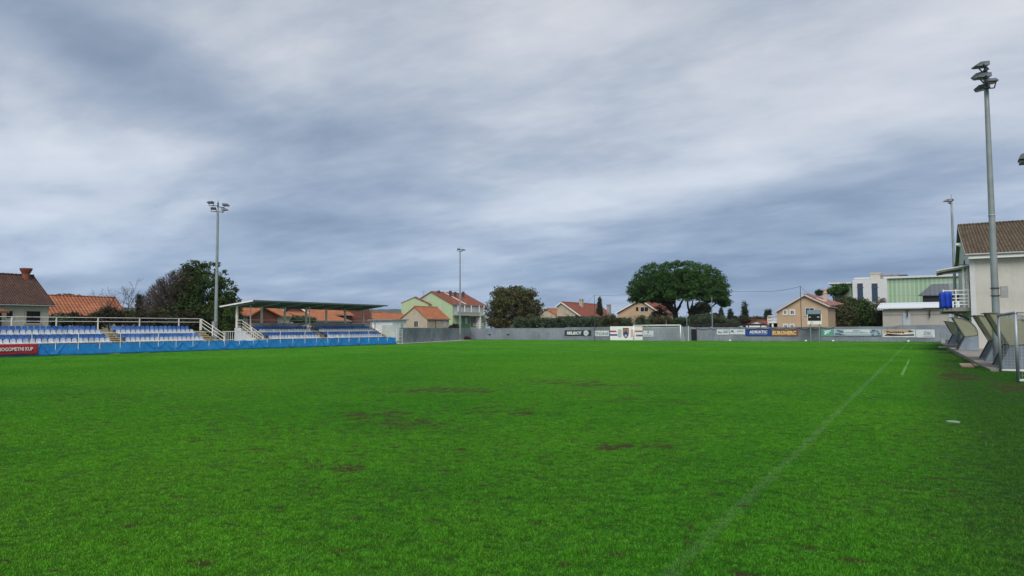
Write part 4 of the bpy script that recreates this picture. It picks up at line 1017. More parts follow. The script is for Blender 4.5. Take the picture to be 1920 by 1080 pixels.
def dugout(x, y0, y1, z0, hgt, label, w_=1.42, ox=0):
    """x = foot of the front edge; front faces the pitch (-X)"""
    t = thing('dugout', (x+.7, (y0+y1)/2, z0), label, 'dugout', 'team dugouts on the right touchline')
    zw = z0+hgt*.42; zb = z0+hgt*.46; zt_ = z0+hgt
    xw = x+.50; xt = x-.24+ox; xk = x+w_
    # lower sheet sides, back, bench
    for y in (y0, y1-.03):
        mb = MB(); mb.prism([(x, z0), (xk, z0), (xk, zb), (xw, zw-.05)], 'Y', y, y+.03); mb.build('lower_side', M_dug, t)
        mb = MB(); mb.bar((x, y+.015, z0), (xw, y+.015, zw-.03), .07, .06); mb.bar((xw, y+.015, zw-.03), (xt, y+.015, zt_), .06, .05); mb.bar((xw, y+.015, zw-.03), (xk, y+.015, zb), .05, .05); mb.build('side_frame', M_dugf, t)
    mb = MB(); mb.box(xk, xk+.03, y0, y1, z0, zb); mb.build('back_sheet', M_dug, t)
    mb = MB(); mb.box(xk-.5, xk-.1, y0+.1, y1-.1, z0+.42, z0+.47)
    for y in np.linspace(y0+.3, y1-.3, 4): mb.box(xk-.45, xk-.15, y-.03, y+.03, z0, z0+.42)
    mb.build('bench', M_white, t)
    # curved polycarbonate: side profile from front tip over the top to the back
    arc = [(xt, zt_)]
    for k in range(1, 13):
        a_ = k/12*math.pi/2; arc.append((xt+(xk-xt)*math.sin(a_), zb+(zt_-zb)*(math.cos(a_)**.92 if a_ < math.pi/2-1e-6 else 0)))
    for y in (y0+.01, y1-.025):
        mb = MB(); mb.prism(arc+[(xw+.03, zw)], 'Y', y, y+.012); mb.build('side_panel', M_poly, t)
    vs = []; fs = []
    for i, (u, v) in enumerate(arc): vs += [(u, y0-.02, v+.008), (u, y1+.02, v+.008)]
    for i in range(len(arc)-1): fs.append((2*i, 2*i+1, 2*i+3, 2*i+2))
    mb = MB(); mb.add(vs, fs); o = mb.build('roof_panel', M_poly, t, True); sm = o.modifiers.new('t', 'SOLIDIFY'); sm.thickness = .012; sm.offset = 1
    nr = max(2, int((y1-y0)/1.4)+1)
    for y in np.linspace(y0-.015, y1+.015, nr):
        mb = MB(); mb.tube([(u, y, v+.03) for u, v in arc], .022, 5); mb.build('rib', M_dugf, t)
    mb = MB(); mb.tube([(xt, y0-.04, zt_+.02), (xt, y1+.04, zt_+.02)], .03, 6); mb.tube([(xt-.16, y0-.04, zt_+.03), (xt-.16, y1+.04, zt_+.03)], .02, 6)
    for y in np.linspace(y0, y1, nr): mb.tube([(xt-.17, y, zt_+.03), (xt, y, zt_+.02)], .02, 5)
    mb.build('front_edge_tube', M_dugf, t)
    return t
dugout(2.95, 41.6, 44.8, .10, 2.66, 'nearest dugout, seen through the spare goal net', 1.75)
dugout(2.80, 47.6, 52.0, .22, 2.50, 'second nearest dugout with grey side panels half hidden by the mast', 1.45)
dugout(2.12, 65.0, 68.0, .30, 2.50, 'third dugout with a blue grey side and curved yellowish cover before the white gable', 1.36)
dugout(2.25, 97.0, 100.0, .08, 2.62, 'farthest dugout, lowest looking, beside the white boxes', 1.5)

# ================================================================ spare goal standing on the right
GXr = 3.02; ga, gb = 33.45, 40.8; gt = 2.66
t = thing('goal', (GXr+.8, 37, 0), 'grey metal spare goal with net standing at the right edge', 'goal')
for y, h_ in ((ga, gt), (gb, gt)):
    mb = MB(); mb.tube([(GXr, y, 0), (GXr, y, h_)], .062, 12); mb.build('post', M_galv, t, True)
mb = MB(); mb.tube([(GXr, ga-.06, gt), (GXr, gb+.06, gt)], .062, 12); mb.build('crossbar', M_galv, t, True)
for y in (ga, gb):
    mb = MB(); mb.tube([(GXr, y, .06), (GXr+2.0, y, .06)], .055, 10); mb.build('ground_bar', M_white, t, True)
    mb = MB(); mb.tube([(GXr, y, gt), (GXr+.9, y, gt-.02), (GXr+2.0, y, .1)], .026, 8); mb.build('stanchion', M_galv, t, True)
mb = MB(); mb.tube([(GXr+2.0, ga, .06), (GXr+2.0, gb, .06)], .05, 10); mb.build('back_bar', M_white, t, True)
mb = MB(); r_ = .0042
for i in range(0, 54):
    y = ga+(gb-ga)*i/53; mb.tube([(GXr+.02, y, gt-.03), (GXr+.5, y, gt-.16-.05*math.sin(i*.8)), (GXr+.95, y, gt-.2), (GXr+1.5, y, 1.3), (GXr+1.95, y, .1)], r_, 3, False)
for j in range(8): x_ = GXr+.12*j; mb.tube([(x_, ga+(gb-ga)*i/20, gt-.04-.2*min(1, j/5)-.05*math.sin(i*1.3)) for i in range(21)], r_, 3, False)
for j in range(18): 
    q = j/17; x_ = GXr+.95+q*1.0; mb.tube([(x_, ga+(gb-ga)*i/20, gt-.2-q*2.3) for i in range(21)], r_, 3, False)
for y in (ga, gb):
    for j in range(1, 20):
        z = j*.135; xe = GXr+2.0-max(0, (z/gt))*1.05; mb.tube([(GXr, y, z), (GXr+.5, y+.02, z-.02), (xe, y, z)], r_, 3, False)
    for j in range(1, 14): x_ = GXr+j*.14; mb.tube([(x_, y, .05), (x_, y, gt-.1 if x_ < GXr+.95 else gt*(1-(x_-GXr-.95)/1.05*.96)-.08)], r_, 3, False)
mb.build('net', mat('grey_net_cord', (.38, .39, .38), .8), t)

# ================================================================ clubhouse
CX, CY0, CY1 = 3.47, 72.0, 95.0; ZE = 8.3; CRY = 84.0; ZR = 12.15; CXE = 16.0
t = thing('clubhouse', (CX+6, 83, 0), 'two storey cream clubhouse with weathered brown tile roof behind the dugouts', 'building')
mb = MB(); mb.box(CX, CXE, CY0, CY1, 0, ZE); mb.prism([(CY0, ZE), (CY1, ZE), (CRY, ZR-.1)], 'X', CX, CXE); mb.build('wall', M_club, t)
mb = MB(); mb.box(CX-.03, CX+.35, CY0-.03, CY0+.0, 0, ZE-.05); mb.box(CX-.03, CX, CY0-.0, CY1, 0, ZE-.05); mb.prism([(CY0, ZE), (CY1, ZE), (CRY, ZR-.12)], 'X', CX-.03, CX); mb.build('gable_face', mat('white_gable_render', (.56, .57, .57), .9, .05, 1, streak=.1), t)
# corrugated tile roof, real rolls
def corr_roof(name, m, par, xa, xb, y_e, z_e, y_r, z_r, pitch=.25, amp=.045, courses=30, step=.035):
    per = 6; nxr = int((xb-xa)/pitch)*per; vs = []; fs = []; rows = courses*2
    for j in range(rows+1):
        c_ = j//2; q = c_ + (1 if j % 2 else 0); v = min(1, q/courses); lift = step if j % 2 == 0 else 0
        y = y_e+(y_r-y_e)*v; z = z_e+(z_r-z_e)*v
        for i in range(nxr+1):
            u = i/per; x = xa+u*pitch
            vs.append((x, y, z+lift+amp*math.cos(u*6.283)+.012*mnoise.noise(Vector((math.floor(u)*3.1, c_*1.7, 0)))))
    for j in range(rows):
        for i in range(nxr): a_ = j*(nxr+1)+i; fs.append((a_, a_+1, a_+nxr+2, a_+nxr+1))
    mb = MB(); mb.add(vs, fs); return mb.build(name, m, par)
rf = corr_roof('roof', T_club, t, CX-.32, CXE+.4, CY0-.55, ZE-.02, CRY, ZR+.08)
mb = MB(); mb.add([(CX-.32, CY1+.5, ZE-.05), (CXE, CY1+.5, ZE-.05), (CXE, CRY, ZR+.02), (CX-.32, CRY, ZR+.02)], [(0,1,2,3)]); mb.add([(CX-.32, CY0-.55, ZE-.12), (CXE, CY0-.55, ZE-.12), (CXE, CRY, ZR-.02), (CX-.32, CRY, ZR-.02)], [(0,3,2,1)]); mb.build('roof_underside', mat('grey_soffit', (.26, .26, .23), .8), t)
mb = MB(); 
for k in range(36): x_ = CX-.32+k*.36; mb.tube([(x_, CRY, ZR+.10), (x_+.34, CRY, ZR+.12)], [.13, .15], 8)
mb.build('ridge_tiles', T_club, t)
mb = MB(); mb.bar((CX-.34, CY0-.6, ZE-.10), (CX-.34, CRY, ZR-.04), .05, .24); mb.bar((CX-.34, CY1+.5, ZE-.10), (CX-.34, CRY, ZR-.04), .05, .24); mb.build('verge_board', mat('grey_verge', (.30, .30, .27), .8), t)
mb = MB(); mb.tube([(CX-.35, CY0-.62, ZE-.10), (CXE+.4, CY0-.62, ZE-.10)], .085, 8); mb.build('gutter', mat('grey_gutter', (.33, .34, .32), .5), t)
mb = MB(); mb.box(CX-.1, CXE, CY0-.55, CY0-.03, ZE-.45, ZE-.2); mb.build('eave_box', M_white, t)
mb = MB(); mb.box(CX-.035-.02, CX-.03, CY0+.5, CY0+2.2, 3.9, 6.0); mb.box(CX-.055, CX-.03, CY0+4, CY0+5.2, 3.9, 6.1); mb.build('door', mat('dim_door', (.09, .11, .12), .4), t)
mb = MB(); mb.box(CX-.5, CX-.03, CY0+6.1, CY0+6.6, 9.6, 9.9); mb.lathe((CX-.55, CY0+6.3, 9.65), [(.2, 0), (.24, .05), (.2, .25)], 10); mb.build('wall_lamp', M_white, t)
mb = MB(); mb.bar((CX-.9, CY0+1.0, 7.55), (CX-.03, CY0+1.0, 7.45), .05); mb.bar((CX-.35, CY0+1.0, 7.25), (CX-.35, CY0+1.0, 7.85), .1); mb.build('bracket', M_galvd, t)
# balcony
bx0 = 1.42
bp = MB(); bp.box(bx0, CX-.03, CY0+.6, CY0+16, 3.45, 3.75); bp.build('balcony_slab', mat('dim_concrete', (.24, .23, .21), .9), t)
for hz_ in (.28, .55, .82, 1.15, 1.5):
    mb = MB(); mb.bar((bx0+.05, CY0+.65, 3.75+hz_), (CX-.05, CY0+.65, 3.75+hz_), .05, .07); mb.bar((bx0+.05, CY0+.65, 3.75+hz_), (bx0+.05, CY0+15.9, 3.75+hz_), .05, .07); mb.build('balcony_rail', M_white, t)
for x_, y_ in ((bx0+.05, .65), (2.4, .65), (3.3, .65), (bx0+.05, 4.5), (bx0+.05, 8.5), (bx0+.05, 12.5), (bx0+.05, 15.9)):
    mb = MB(); mb.box(x_-.04, x_+.04, CY0+y_-.04, CY0+y_+.04, 3.75, 5.35); mb.build('balcony_post', M_white, t)
mb = MB(); mb.box(2.92, 3.08, CY0+.9, CY0+1.06, 3.75, 7.2); mb.box(3.2, 3.4, CY0+.9, CY0+1.1, 3.75, 7.3); mb.build('awning_post', M_rail, t)
mb = MB(); ax0 = 1.05
mb.add([(ax0, CY0+.5, 6.98), (CX-.04, CY0+.5, 7.35), (CX-.04, CY0+5, 7.35), (ax0, CY0+5, 6.98), (ax0, CY0+.5, 7.08), (CX-.04, CY0+.5, 7.45), (CX-.04, CY0+5, 7.45), (ax0, CY0+5, 7.08)], [(0,3,2,1),(4,5,6,7),(0,1,5,4),(1,2,6,5),(2,3,7,6),(3,0,4,7)])
aw = mb.build('awning', mat('cream_awning', (.62, .63, .58), .7, .08, 2), t)
mb = MB()
for q in range(4): mb.bar((ax0+.1, CY0+.6+q*1.4, 6.90), (CX-.05, CY0+.6+q*2.1, 7.28), .06, .1)
mb.box(ax0+.02, ax0+.12, CY0+.5, CY0+5, 6.82, 6.97); mb.build('awning_rafter', mat('grey_rafter', (.26, .27, .24), .7), t)
mb = MB(); mb.tube([(bx0+.3, CY0+.7, 3.42), (bx0+.75, CY0+.75, 3.40), (bx0+1.0, CY0+.7, 3.15), (bx0+1.5, CY0+.7, 3.0), (bx0+1.8, CY0+.6, 2.7), (CX-.3, CY0+.5, 2.55), (CX-.12, CY0+.4, 2.1)], .115, 7); mb.build('drain_pipe', M_black, t)
# blue cloth bundle on the balcony corner
mb = MB(); vs = []; fs = []; n = 40
for i in range(n+1):
    a_ = i/n; x_ = bx0-.16+.84*a_; 
    for j in range(7):
        v = j/6; vs.append((x_, CY0+.55-.10*math.sin(a_*14+v)*(1-v*.6)-.05, 3.72+v*1.42))
for i in range(n):
    for j in range(6): a_ = i*7+j; fs.append((a_, a_+7, a_+8, a_+1))
base_ = len(vs)
for i in range(n+1):
    y_ = CY0+.5+i*.12
    for j in range(7): v = j/6; vs.append((bx0-.16+.07*math.sin(i*.9+v), y_, 3.72+v*1.42))
for i in range(n):
    for j in range(6): a_ = base_+i*7+j; fs.append((a_, a_+1, a_+8, a_+7))
mb.add(vs, fs); o = solo(mb, 'tarpaulin', mat('deep_blue_cloth', (.012, .055, .42), .6, .25, 2), (bx0, CY0+.5, 3.7), 'deep blue cloth draped over the corner of the clubhouse balcony', 'cloth', None, True); sm = o.modifiers.new('t', 'SOLIDIFY'); sm.thickness = .02
# ================================================================ houses
def P(px, py, d):
    """point seen at a picture position, d metres in front of the camera"""
    return Vector((0, 0, H)) + ray(px, py)*d
def roof_slabs(mb, x0, x1, xr, y0, y1, ze0, ze1, zr, ov=.35, th=.14, hip=0):
    s0 = (zr-ze0)/(xr-x0); s1 = (zr-ze1)/(x1-xr)
    for xa, za in ((x0-ov, ze0-ov*s0), (x1+ov, ze1-ov*s1)):
        a = (xa, y0-ov, za); b = (xr, y0-ov, zr); c = (xr, y1+ov-hip, zr); d = (xa, y1+ov, za)
        up = lambda p: (p[0], p[1], p[2]+th)
        q = [a, b, c, d] if xa < xr else [b, a, d, c]
        mb.hexa(q, [up(p) for p in q])
def house(name, label, x0, x1, y0, y1, ze, zr, m_wall, m_roof, xr=None, ze0=None, hip=0, ov=.35, cat='house', wins=(), chim=(), verge=None, door=(), grp=None):
    """ridge runs along Y; ze is the eave on the +X side, ze0 on the -X side"""
    xr = (x0+x1)/2 if xr is None else xr; ze0 = ze if ze0 is None else ze0
    t = thing(name, ((x0+x1)/2, (y0+y1)/2, 0), label, cat, grp)
    mb = MB(); mb.prism([(x0, -.1), (x1, -.1), (x1, ze), (xr, zr-.02), (x0, ze0)], 'Y', y0, y1 if not hip else y0+.4)
    if hip: mb.box(x0+.01, xr, y0+.4, y1, -.1, ze0-.02); mb.box(xr+.001, x1-.001, y0+.4, y1, -.1, ze-.02)
    mb.build('wall', m_wall, t)
    mb = MB(); roof_slabs(mb, x0, x1, xr, y0, y1, ze0, ze, zr, ov, .14, hip); rf = mb.build('roof', m_roof, t)
    mb = MB(); n = max(3, int((y1-y0)/.42))
    for k in range(n): yy = y0-ov+(y1-y0+2*ov-hip)*k/n; mb.tube([(xr, yy, zr+.14), (xr, yy+(y1-y0+2*ov-hip)/n*.93, zr+.17)], [.11, .13], 6)
    mb.build('ridge_tiles', m_roof, rf)
    if verge:
        mb = MB(); mb.bar((x0-ov, y0-ov-.03, ze0-ov*(zr-ze0)/(xr-x0)+.04), (xr, y0-ov-.03, zr+.04), .06, .24); mb.bar((x1+ov, y0-ov-.03, ze-ov*(zr-ze)/(x1-xr)+.04), (xr, y0-ov-.03, zr+.04), .06, .24); mb.build('verge_board', verge, rf)
    mb = MB(); s1 = (zr-ze)/(x1-xr); mb.tube([(x1+ov+.05, y0-ov, ze-ov*s1), (x1+ov+.05, y1+ov, ze-ov*s1)], .07, 6); mb.build('gutter', M_galv, rf)
    for w in wins: window(t, *w, x1=x1, y0=y0)
    for (cx, cy, cw, cz, mm) in chim:
        mb = MB(); zb = min(ze, zr)-.1 
        mb.box(cx-cw/2, cx+cw/2, cy-cw/2, cy+cw/2, zb, cz-.25); mb.box(cx-cw/2-.07, cx+cw/2+.07, cy-cw/2-.07, cy+cw/2+.07, cz-.38, cz-.25)
        for a_ in (-1, 1):
            for b_ in (-1, 1): mb.box(cx+a_*cw*.4-.04, cx+a_*cw*.4+.04, cy+b_*cw*.4-.04, cy+b_*cw*.4+.04, cz-.25, cz-.06)
        mb.box(cx-cw/2-.06, cx+cw/2+.06, cy-cw/2-.06, cy+cw/2+.06, cz-.06, cz); mb.build('chimney', mm, rf)
    return t
M_frame = mat('window_frame', (.62, .62, .60), .5)
def window(t, face, pa, pb, kind='w', sur=None, x1=0, y0=0, mull=True):
    """pa, pb: picture positions of opposite corners, carried on to the wall plane"""
    if face == 'Y':
        a = onY(pa[0], pa[1], y0); b = onY(pb[0], pb[1], y0); u0, u1 = a.x, b.x
    else:
        a = onX(pa[0], pa[1], x1); b = onX(pb[0], pb[1], x1); u0, u1 = a.y, b.y
    z1 = (a.z); z0 = (b.z)
    def bx(mb, ua, ub, d0, d1, za, zb):
        if face == 'Y': mb.box(ua, ub, y0-d1, y0-d0, za, zb)
        else: mb.box(x1+d0, x1+d1, ua, ub, za, zb)
    fw = .07; mb = MB(); bx(mb, u0, u1, .003, .06, z1-fw, z1); bx(mb, u0, u1, .003, .06, z0, z0+fw); bx(mb, u0, u0+fw, .004, .055, z0+fw, z1-fw); bx(mb, u1-fw, u1, .004, .055, z0+fw, z1-fw)
    if mull: bx(mb, (u0+u1)/2-.035, (u0+u1)/2+.035, .004, .05, z0+fw, z1-fw)
    w_ = mb.build('window', M_frame if kind != 'd' else M_dark, t)
    mb = MB(); bx(mb, u0+fw, u1-fw, .001, .02, z0+fw, z1-fw); mb.build('pane', {'w': M_glass, 'd': M_black, 's': mat('pale_shutter', (.42, .43, .42), .7), 'b': mat('blue_tinted_glass', (.02, .045, .085), .1, spec=.7)}[kind], w_)
    if sur:
        mb = MB(); s = .2; bx(mb, u0-s, u1+s, .002, .04, z1, z1+s); bx(mb, u0-s, u1+s, .002, .07, z0-s*.8, z0); bx(mb, u0-s, u0, .002, .04, z0, z1); bx(mb, u1, u1+s, .002, .04, z0, z1); mb.build('surround', sur, w_)
    return w_

# -- brown roofed house, far left
XH = -84.0; c1 = onX(101, 572.5, XH); yE = c1.y-.3; rdg = onY(61, 519, c1.y)
t = house('house', 'cream house with steep dark brown tiled roof and red chimney at the left edge', 2*rdg.x-XH, XH-.4, 14, yE, c1.z+.25, rdg.z, M_cream, T_brown, xr=rdg.x, ov=.45, wins=[('X', (49.5, 583.5), (74.5, 606), 'd', mat('sand_surround', (.42, .39, .32), .8)), ('X', (12, 583), (23, 597), 'd', mat('sand_surround', (.42, .39, .32), .8)), ('X', (-8, 584), (1.5, 606), 'd', None)])
ch = onX(49, 504.5, rdg.x+.4); mb = MB(); cy_ = ch.y; zt_ = ch.z
mb.lathe((rdg.x+.4, cy_, 0), [(.40, rdg.z-.5), (.40, rdg.z+.20), (.45, rdg.z+.35), (.66, rdg.z+.75), (.66, rdg.z+.9), (.50, zt_-.35), (.50, zt_-.12), (.58, zt_-.1), (.56, zt_)], 8); mb.build('chimney', mat('red_brick', (.22, .07, .045), .9, .25, 6, bump=.3), t)
mb = MB(); a_ = onX(-30, 570, XH+2.2); b_ = onX(17, 574.5, XH+2.2)
mb.hexa([(XH-.2, a_.y, 4.3), (XH+2.3, a_.y, 3.95), (XH+2.3, b_.y, 3.95), (XH-.2, b_.y, 4.3)], [(XH-.2, a_.y, 4.5), (XH+2.3, a_.y, 4.15), (XH+2.3, b_.y, 4.15), (XH-.2, b_.y, 4.5)]); mb.build('porch_roof', T_red, t)
mb = MB(); mb.box(XH+1.9, XH+2.1, b_.y-.8, b_.y-.6, 0, 4.0); mb.build('porch_post', M_dark, t)
# -- orange roof behind it
XH = -104.0; c1 = onX(236, 592, XH); r1 = onY(214, 559.5, c1.y)
house('house', 'low house with a long bright orange tiled roof left of the bare trees', 2*r1.x-XH, XH, 30, c1.y, c1.z, r1.z, M_cream, T_orangeX, xr=r1.x, ov=.3)
# -- roofs behind the covered stand
def house_px(label, X1, corner, ridge, y0px, m_w, m_r, **k):
    """corner = right end of the near eave, ridge = right end of the ridge; y0px = left end of eave"""
    c = onX(corner[0], corner[1], X1); r_ = onY(ridge[0], ridge[1], c.y); y0 = onX(y0px, corner[1], X1).y
    return house('house', label, 2*r_.x-X1, X1, y0, c.y, c.z, r_.z, m_w, m_r, xr=r_.x, **k)
M_brick = mat('dull_red_brick', (.17, .06, .04), .9, .15, 3)
c1 = onX(545, 592.5, -88); r1 = c1.z+1.75; y0_ = onX(440, 592, -88).y
t = house('house', 'orange roofed house with brick red gable behind the left end of the covered stand', -99, -88, y0_, c1.y, c1.z, r1+.2, M_cream, T_orange, xr=-93, ov=.3)
ga_ = onX(469, 592, -87.2).y; gb_ = onX(524, 592, -87.2).y; gz = onX(493, 577.5, -87.2)
mb = MB(); mb.prism([(ga_+.3, 0), (gb_-.3, 0), (gb_-.3, c1.z), (gz.y, gz.z-.05), (ga_+.3, c1.z)], 'X', -93, -87.3); mb.build('gable_wall', M_brick, t)
mb = MB()
for ya_ in (ga_-.2, gb_+.2): mb.hexa([(-93, ya_, c1.z-.2), (-86.9, ya_, c1.z-.2), (-86.9, gz.y, gz.z), (-93, gz.y, gz.z)], [(-93, ya_, c1.z-.02), (-86.9, ya_, c1.z-.02), (-86.9, gz.y, gz.z+.16), (-93, gz.y, gz.z+.16)])
mb.build('gable_roof', T_orange, t)
house_px('house with pale pinkish flat roof glimpsed through the covered stand', -112, (572, 598), (556, 592), 540, M_cream, tile_mat('faded_pink_tiles', (.42, .22, .16), (.5, .28, .2), 'Y'))
t = house('house', 'house with dark gable and white verge behind the middle of the covered stand', -112.5, -103.5, 100.5, 112, 5.1, 7.2, mat('umber_render', (.10, .045, .04), .9), T_orange, verge=M_white)
house_px('house with light orange roof just behind the covered stand rail', -98, (655, 602), (612, 588), 585, M_beige, T_orange)
t = house_px('house with deep red roof behind the right end of the covered stand', -104, (697, 600), (690, 579.5), 652, M_white, tile_mat('dark_red_tiles', (.22, .06, .04), (.28, .085, .05), 'Y'), wins=())
house_px('house with orange hipped roof just right of the covered stand', -106, (738, 599), (722, 587), 698, M_cream, T_orange)
house_px('house with orange roof between the covered stand and the green apartments', -120, (772, 599), (752, 588.5), 738, M_cream, T_orange)
# white shed and low roof by the side wall
a = onX(736, 599, -79); b = onX(762, 601, -79)
t = thing('shed', (-80.5, (a.y+b.y)/2, 0), 'small white rendered shed with flat grey roof beside the beige house', 'shed')
mb = MB(); mb.box(-84, -79, a.y, b.y, 0, a.z-.15); mb.build('wall', mat('white_render', (.76, .76, .76), .9, .06, 1, streak=.1), t)
mb = MB(); mb.box(-84.2, -78.7, a.y-.4, b.y+.3, a.z-.15, a.z+.05); mb.build('roof', M_dug, t)
mb = MB(); mb.box(-79.0, -78.97, b.y-1.6, b.y-.9, a.z-1.7, a.z-.7); mb.build('door', mat('pale_shutter', (.42, .43, .42), .7), t)
a = onX(716, 609, -77); b = onX(738, 612, -77)
mb = MB(); mb.box(-79, -77, a.y, b.y, 0, a.z); t = solo(mb, 'shed', mat('white_render', (.60, .60, .60), .9), (-78, (a.y+b.y)/2, 0), 'long low white shed wall just past the end of the covered stand', 'shed')

# -- small beige house
Yf = 124.0; a = onY(752.5, 597, Yf); b = onY(801, 597.5, Yf); ap = onY(777.5, 575.5, Yf); fy = onX(842, 597, b.x).y
t = house('house', 'small beige house with bright orange roof standing over the side wall', a.x, b.x, Yf, fy, b.z, ap.z, M_beige, T_orange, xr=ap.x, ze0=a.z, ov=.2,
   wins=[('Y', (776.3, 601.5), (784.2, 613.3), 'w'), ('X', (831.5, 601), (837, 612.5), 's'), ('X', (820.5, 601.5), (824.5, 606), 's')])
mb = MB(); q = onX(816.5, 600, b.x); mb.tube([(b.x+.05, q.y, 0), (b.x+.05, q.y, b.z)], .06, 6); mb.build('downpipe', M_dark, t)
# -- green apartments
Yf = 156.0; a = onY(768, 571, Yf); b = onY(848.5, 570.5, Yf); ap = onY(808.5, 547.5, Yf); fy = onX(911, 572.5, b.x).y
t = house('apartment_building', 'pale green apartment block with red roof, white balconies and dark green ground floor', a.x, b.x, Yf, fy, b.z, ap.z, M_green, T_red, xr=ap.x, ov=.25, cat='building', ze0=b.z,
   wins=[('Y', (823, 574), (827.5, 581), 's'), ('Y', (802, 557), (806.5, 564), 's')])
xb_ = b.x; 
def sidebox(mb, pxa, pxb, pya, pyb, d0, d1):
    A = onX(pxa, pya, xb_); B_ = onX(pxb, pyb, xb_); mb.box(xb_+d0, xb_+d1, A.y, B_.y, B_.z, A.z); return A, B_
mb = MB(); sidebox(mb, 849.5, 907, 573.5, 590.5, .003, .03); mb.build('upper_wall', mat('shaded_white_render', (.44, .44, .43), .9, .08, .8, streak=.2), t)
mb = MB(); sidebox(mb, 849.5, 907, 590.8, 592.5, .003, 1.5); sl = mb.build('balcony', M_rail, t)
mb = MB(); A, B_ = sidebox(mb, 849.5, 891, 584.5, 590.8, 1.44, 1.5); mb.build('parapet', mat('grey_parapet', (.36, .36, .35), .9, .1, 2, streak=.3), sl)
mb = MB()
for q in (851, 863.5, 876, 891, 900): sidebox(mb, q-.4, q+.4, 573, 590.8, 1.3, 1.45)
mb.build('balcony_post', M_white, t)
for q0, q1 in ((853, 857), (864, 867), (875, 879), (888, 892)):
    window(t, 'X', (q0, 576.5), (q1, 589), 's', None, x1=xb_+.03)
mb = MB(); sidebox(mb, 862, 881, 593, 617.5, .004, .05); mb.build('ground_floor_wall', M_greend, t)
for q0, q1 in ((863.5, 865.5), (872, 876)): window(t, 'X', (q0, 596), (q1, 607), 's', None, x1=xb_+.05, mull=False)
for q0, q1 in ((882, 892), (895, 903)):
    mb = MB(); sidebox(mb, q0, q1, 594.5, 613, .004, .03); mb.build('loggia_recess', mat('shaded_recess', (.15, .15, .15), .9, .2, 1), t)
    mb = MB(); sidebox(mb, q0, q1, 607, 608, .9, .95); sidebox(mb, q0, q1, 610, 611, .9, .95); mb.build('loggia_rail', M_rail, t)
mb = MB(); sidebox(mb, 892.5, 894.5, 593, 617, .004, 1.4); mb.build('pillar', M_white, t)
s1 = (ap.z-b.z)/(b.x-ap.x)
for q, top in ((822.5, 544.5), (844.5, 544.8), (853.5, 547), (868.5, 546.5)):
    xx = ap.x+ (.6 if q < 840 else 2.4); c = onX(q, top, xx); mb = MB(); mb.lathe((xx, c.y, 0), [(.33, ap.z-1.6), (.33, c.z-.75), (.44, c.z-.7), (.44, c.z-.2), (.25, c.z)], 8)
    mb.build('chimney', mat('dark_flue', (.07, .07, .075), .7, .2, 4), t)
mb = MB(); q = onX(886, 560, (ap.x+b.x)/2); mb.bar((ap.x, q.y-9, ap.z+.2), (b.x+.2, q.y-9, b.z+.2), .25, .12); mb.build('roof_flashing', M_white, t)
Yf2 = 154.6; a = onY(752.5, 568.5, Yf2); b = onY(803, 570, Yf2); ap = onY(777, 558, Yf2)
house('house', 'lower green wing with short red roof in front of the green apartment block', a.x, b.x, Yf2, 155.7, b.z, ap.z, M_green, T_red, xr=ap.x, ze0=a.z, ov=.12, cat='building')
mb = MB(); q = onY(795, 546, 155.5); mb.tube([(q.x, 155.3, 10), (q.x, 155.3, q.z)], .03, 5)
for z_ in (0, -.3, -.6): mb.tube([(q.x-.9, 155.3, q.z+z_), (q.x+.9, 155.3, q.z+z_+.05)], .02, 4)
solo(mb, 'antenna', M_galvd, (q.x, 155.3, 10), 'television antenna above the green apartment gable', 'antenna')
# -- garage gable with orange roof
Yf = 122; a = onY(932, 615, Yf); b = onY(965, 614, Yf); ap = onY(950, 605.5, Yf)
house('garage', 'small white gable with orange roof just over the wall right of the round tree', a.x, b.x, Yf, Yf+7, b.z, ap.z, M_white, T_orange, xr=ap.x, ze0=a.z, ov=.15, cat='garage', verge=M_white)
# -- house with beige gable
Yf = 150.0; a = onY(1044.5, 574, Yf); b = onY(1087, 591.5, Yf); ap = onY(1053, 567.3, Yf); fy = onX(1153, 592, b.x).y
t = house('house', 'wide house with beige gable and terracotta roof between the round tree and the stone pine', a.x, b.x, Yf, fy, b.z, ap.z, M_beige, T_red, xr=ap.x, ze0=a.z, ov=.3, verge=M_white,
   chim=[(onX(1090, 561.5, ap.x+1.2).x, onX(1090, 561.5, ap.x+1.2).y, .8, onX(1090, 560.5, ap.x+1.2).z, M_beige)])
mb = MB(); A = onX(1112, 590, b.x); mb.box(b.x+.003, b.x+.05, Yf+1, A.y, 0, b.z-.9); mb.build('recess_shade_panel', M_dark, t)  # flat dark panel on the wall, painted as a shaded recess
mb = MB(); A = onY(1047, 592, Yf); mb.box(A.x, b.x-.3, Yf-.05, Yf-.003, 0, A.z-.15); mb.build('porch_shade_panel', M_dark, t)  # dark sheet over the gable wall stands for the shade of the porch
mb = MB(); q = onX(1141.5, 572, b.x+.6); mb.box(q.x-.4, q.x+.4, q.y-.4, q.y+.4, 0, q.z); mb.box(q.x-.5, q.x+.5, q.y-.5, q.y+.5, q.z, q.z+.12); mb.build('chimney', M_conc, t)
Yf = 160; a = onY(1004, 592, Yf); b = onY(1044, 592, Yf); ap = onY(1026, 579.5, Yf)
house('house', 'low orange roofed house between the round tree and the beige gable', a.x, b.x, Yf, Yf+12, b.z, ap.z, M_beige, T_orange, xr=ap.x, ov=.2)
# -- apricot house behind the pine
Yf = 158; a = onY(1158, 586, Yf); b = onY(1234, 584, Yf); ap = onY(1201, 562, Yf)
house('house', 'apricot house with stepped red roofs behind the left side of the stone pine', a.x, b.x, Yf, Yf+14, b.z, ap.z, M_orangew, T_red, xr=ap.x, ze0=a.z, ov=.4, verge=M_white, wins=[('Y', (1200.5, 575.5), (1216, 584.5), 'w'), ('Y', (1192.5, 576), (1197, 583), 'd')])
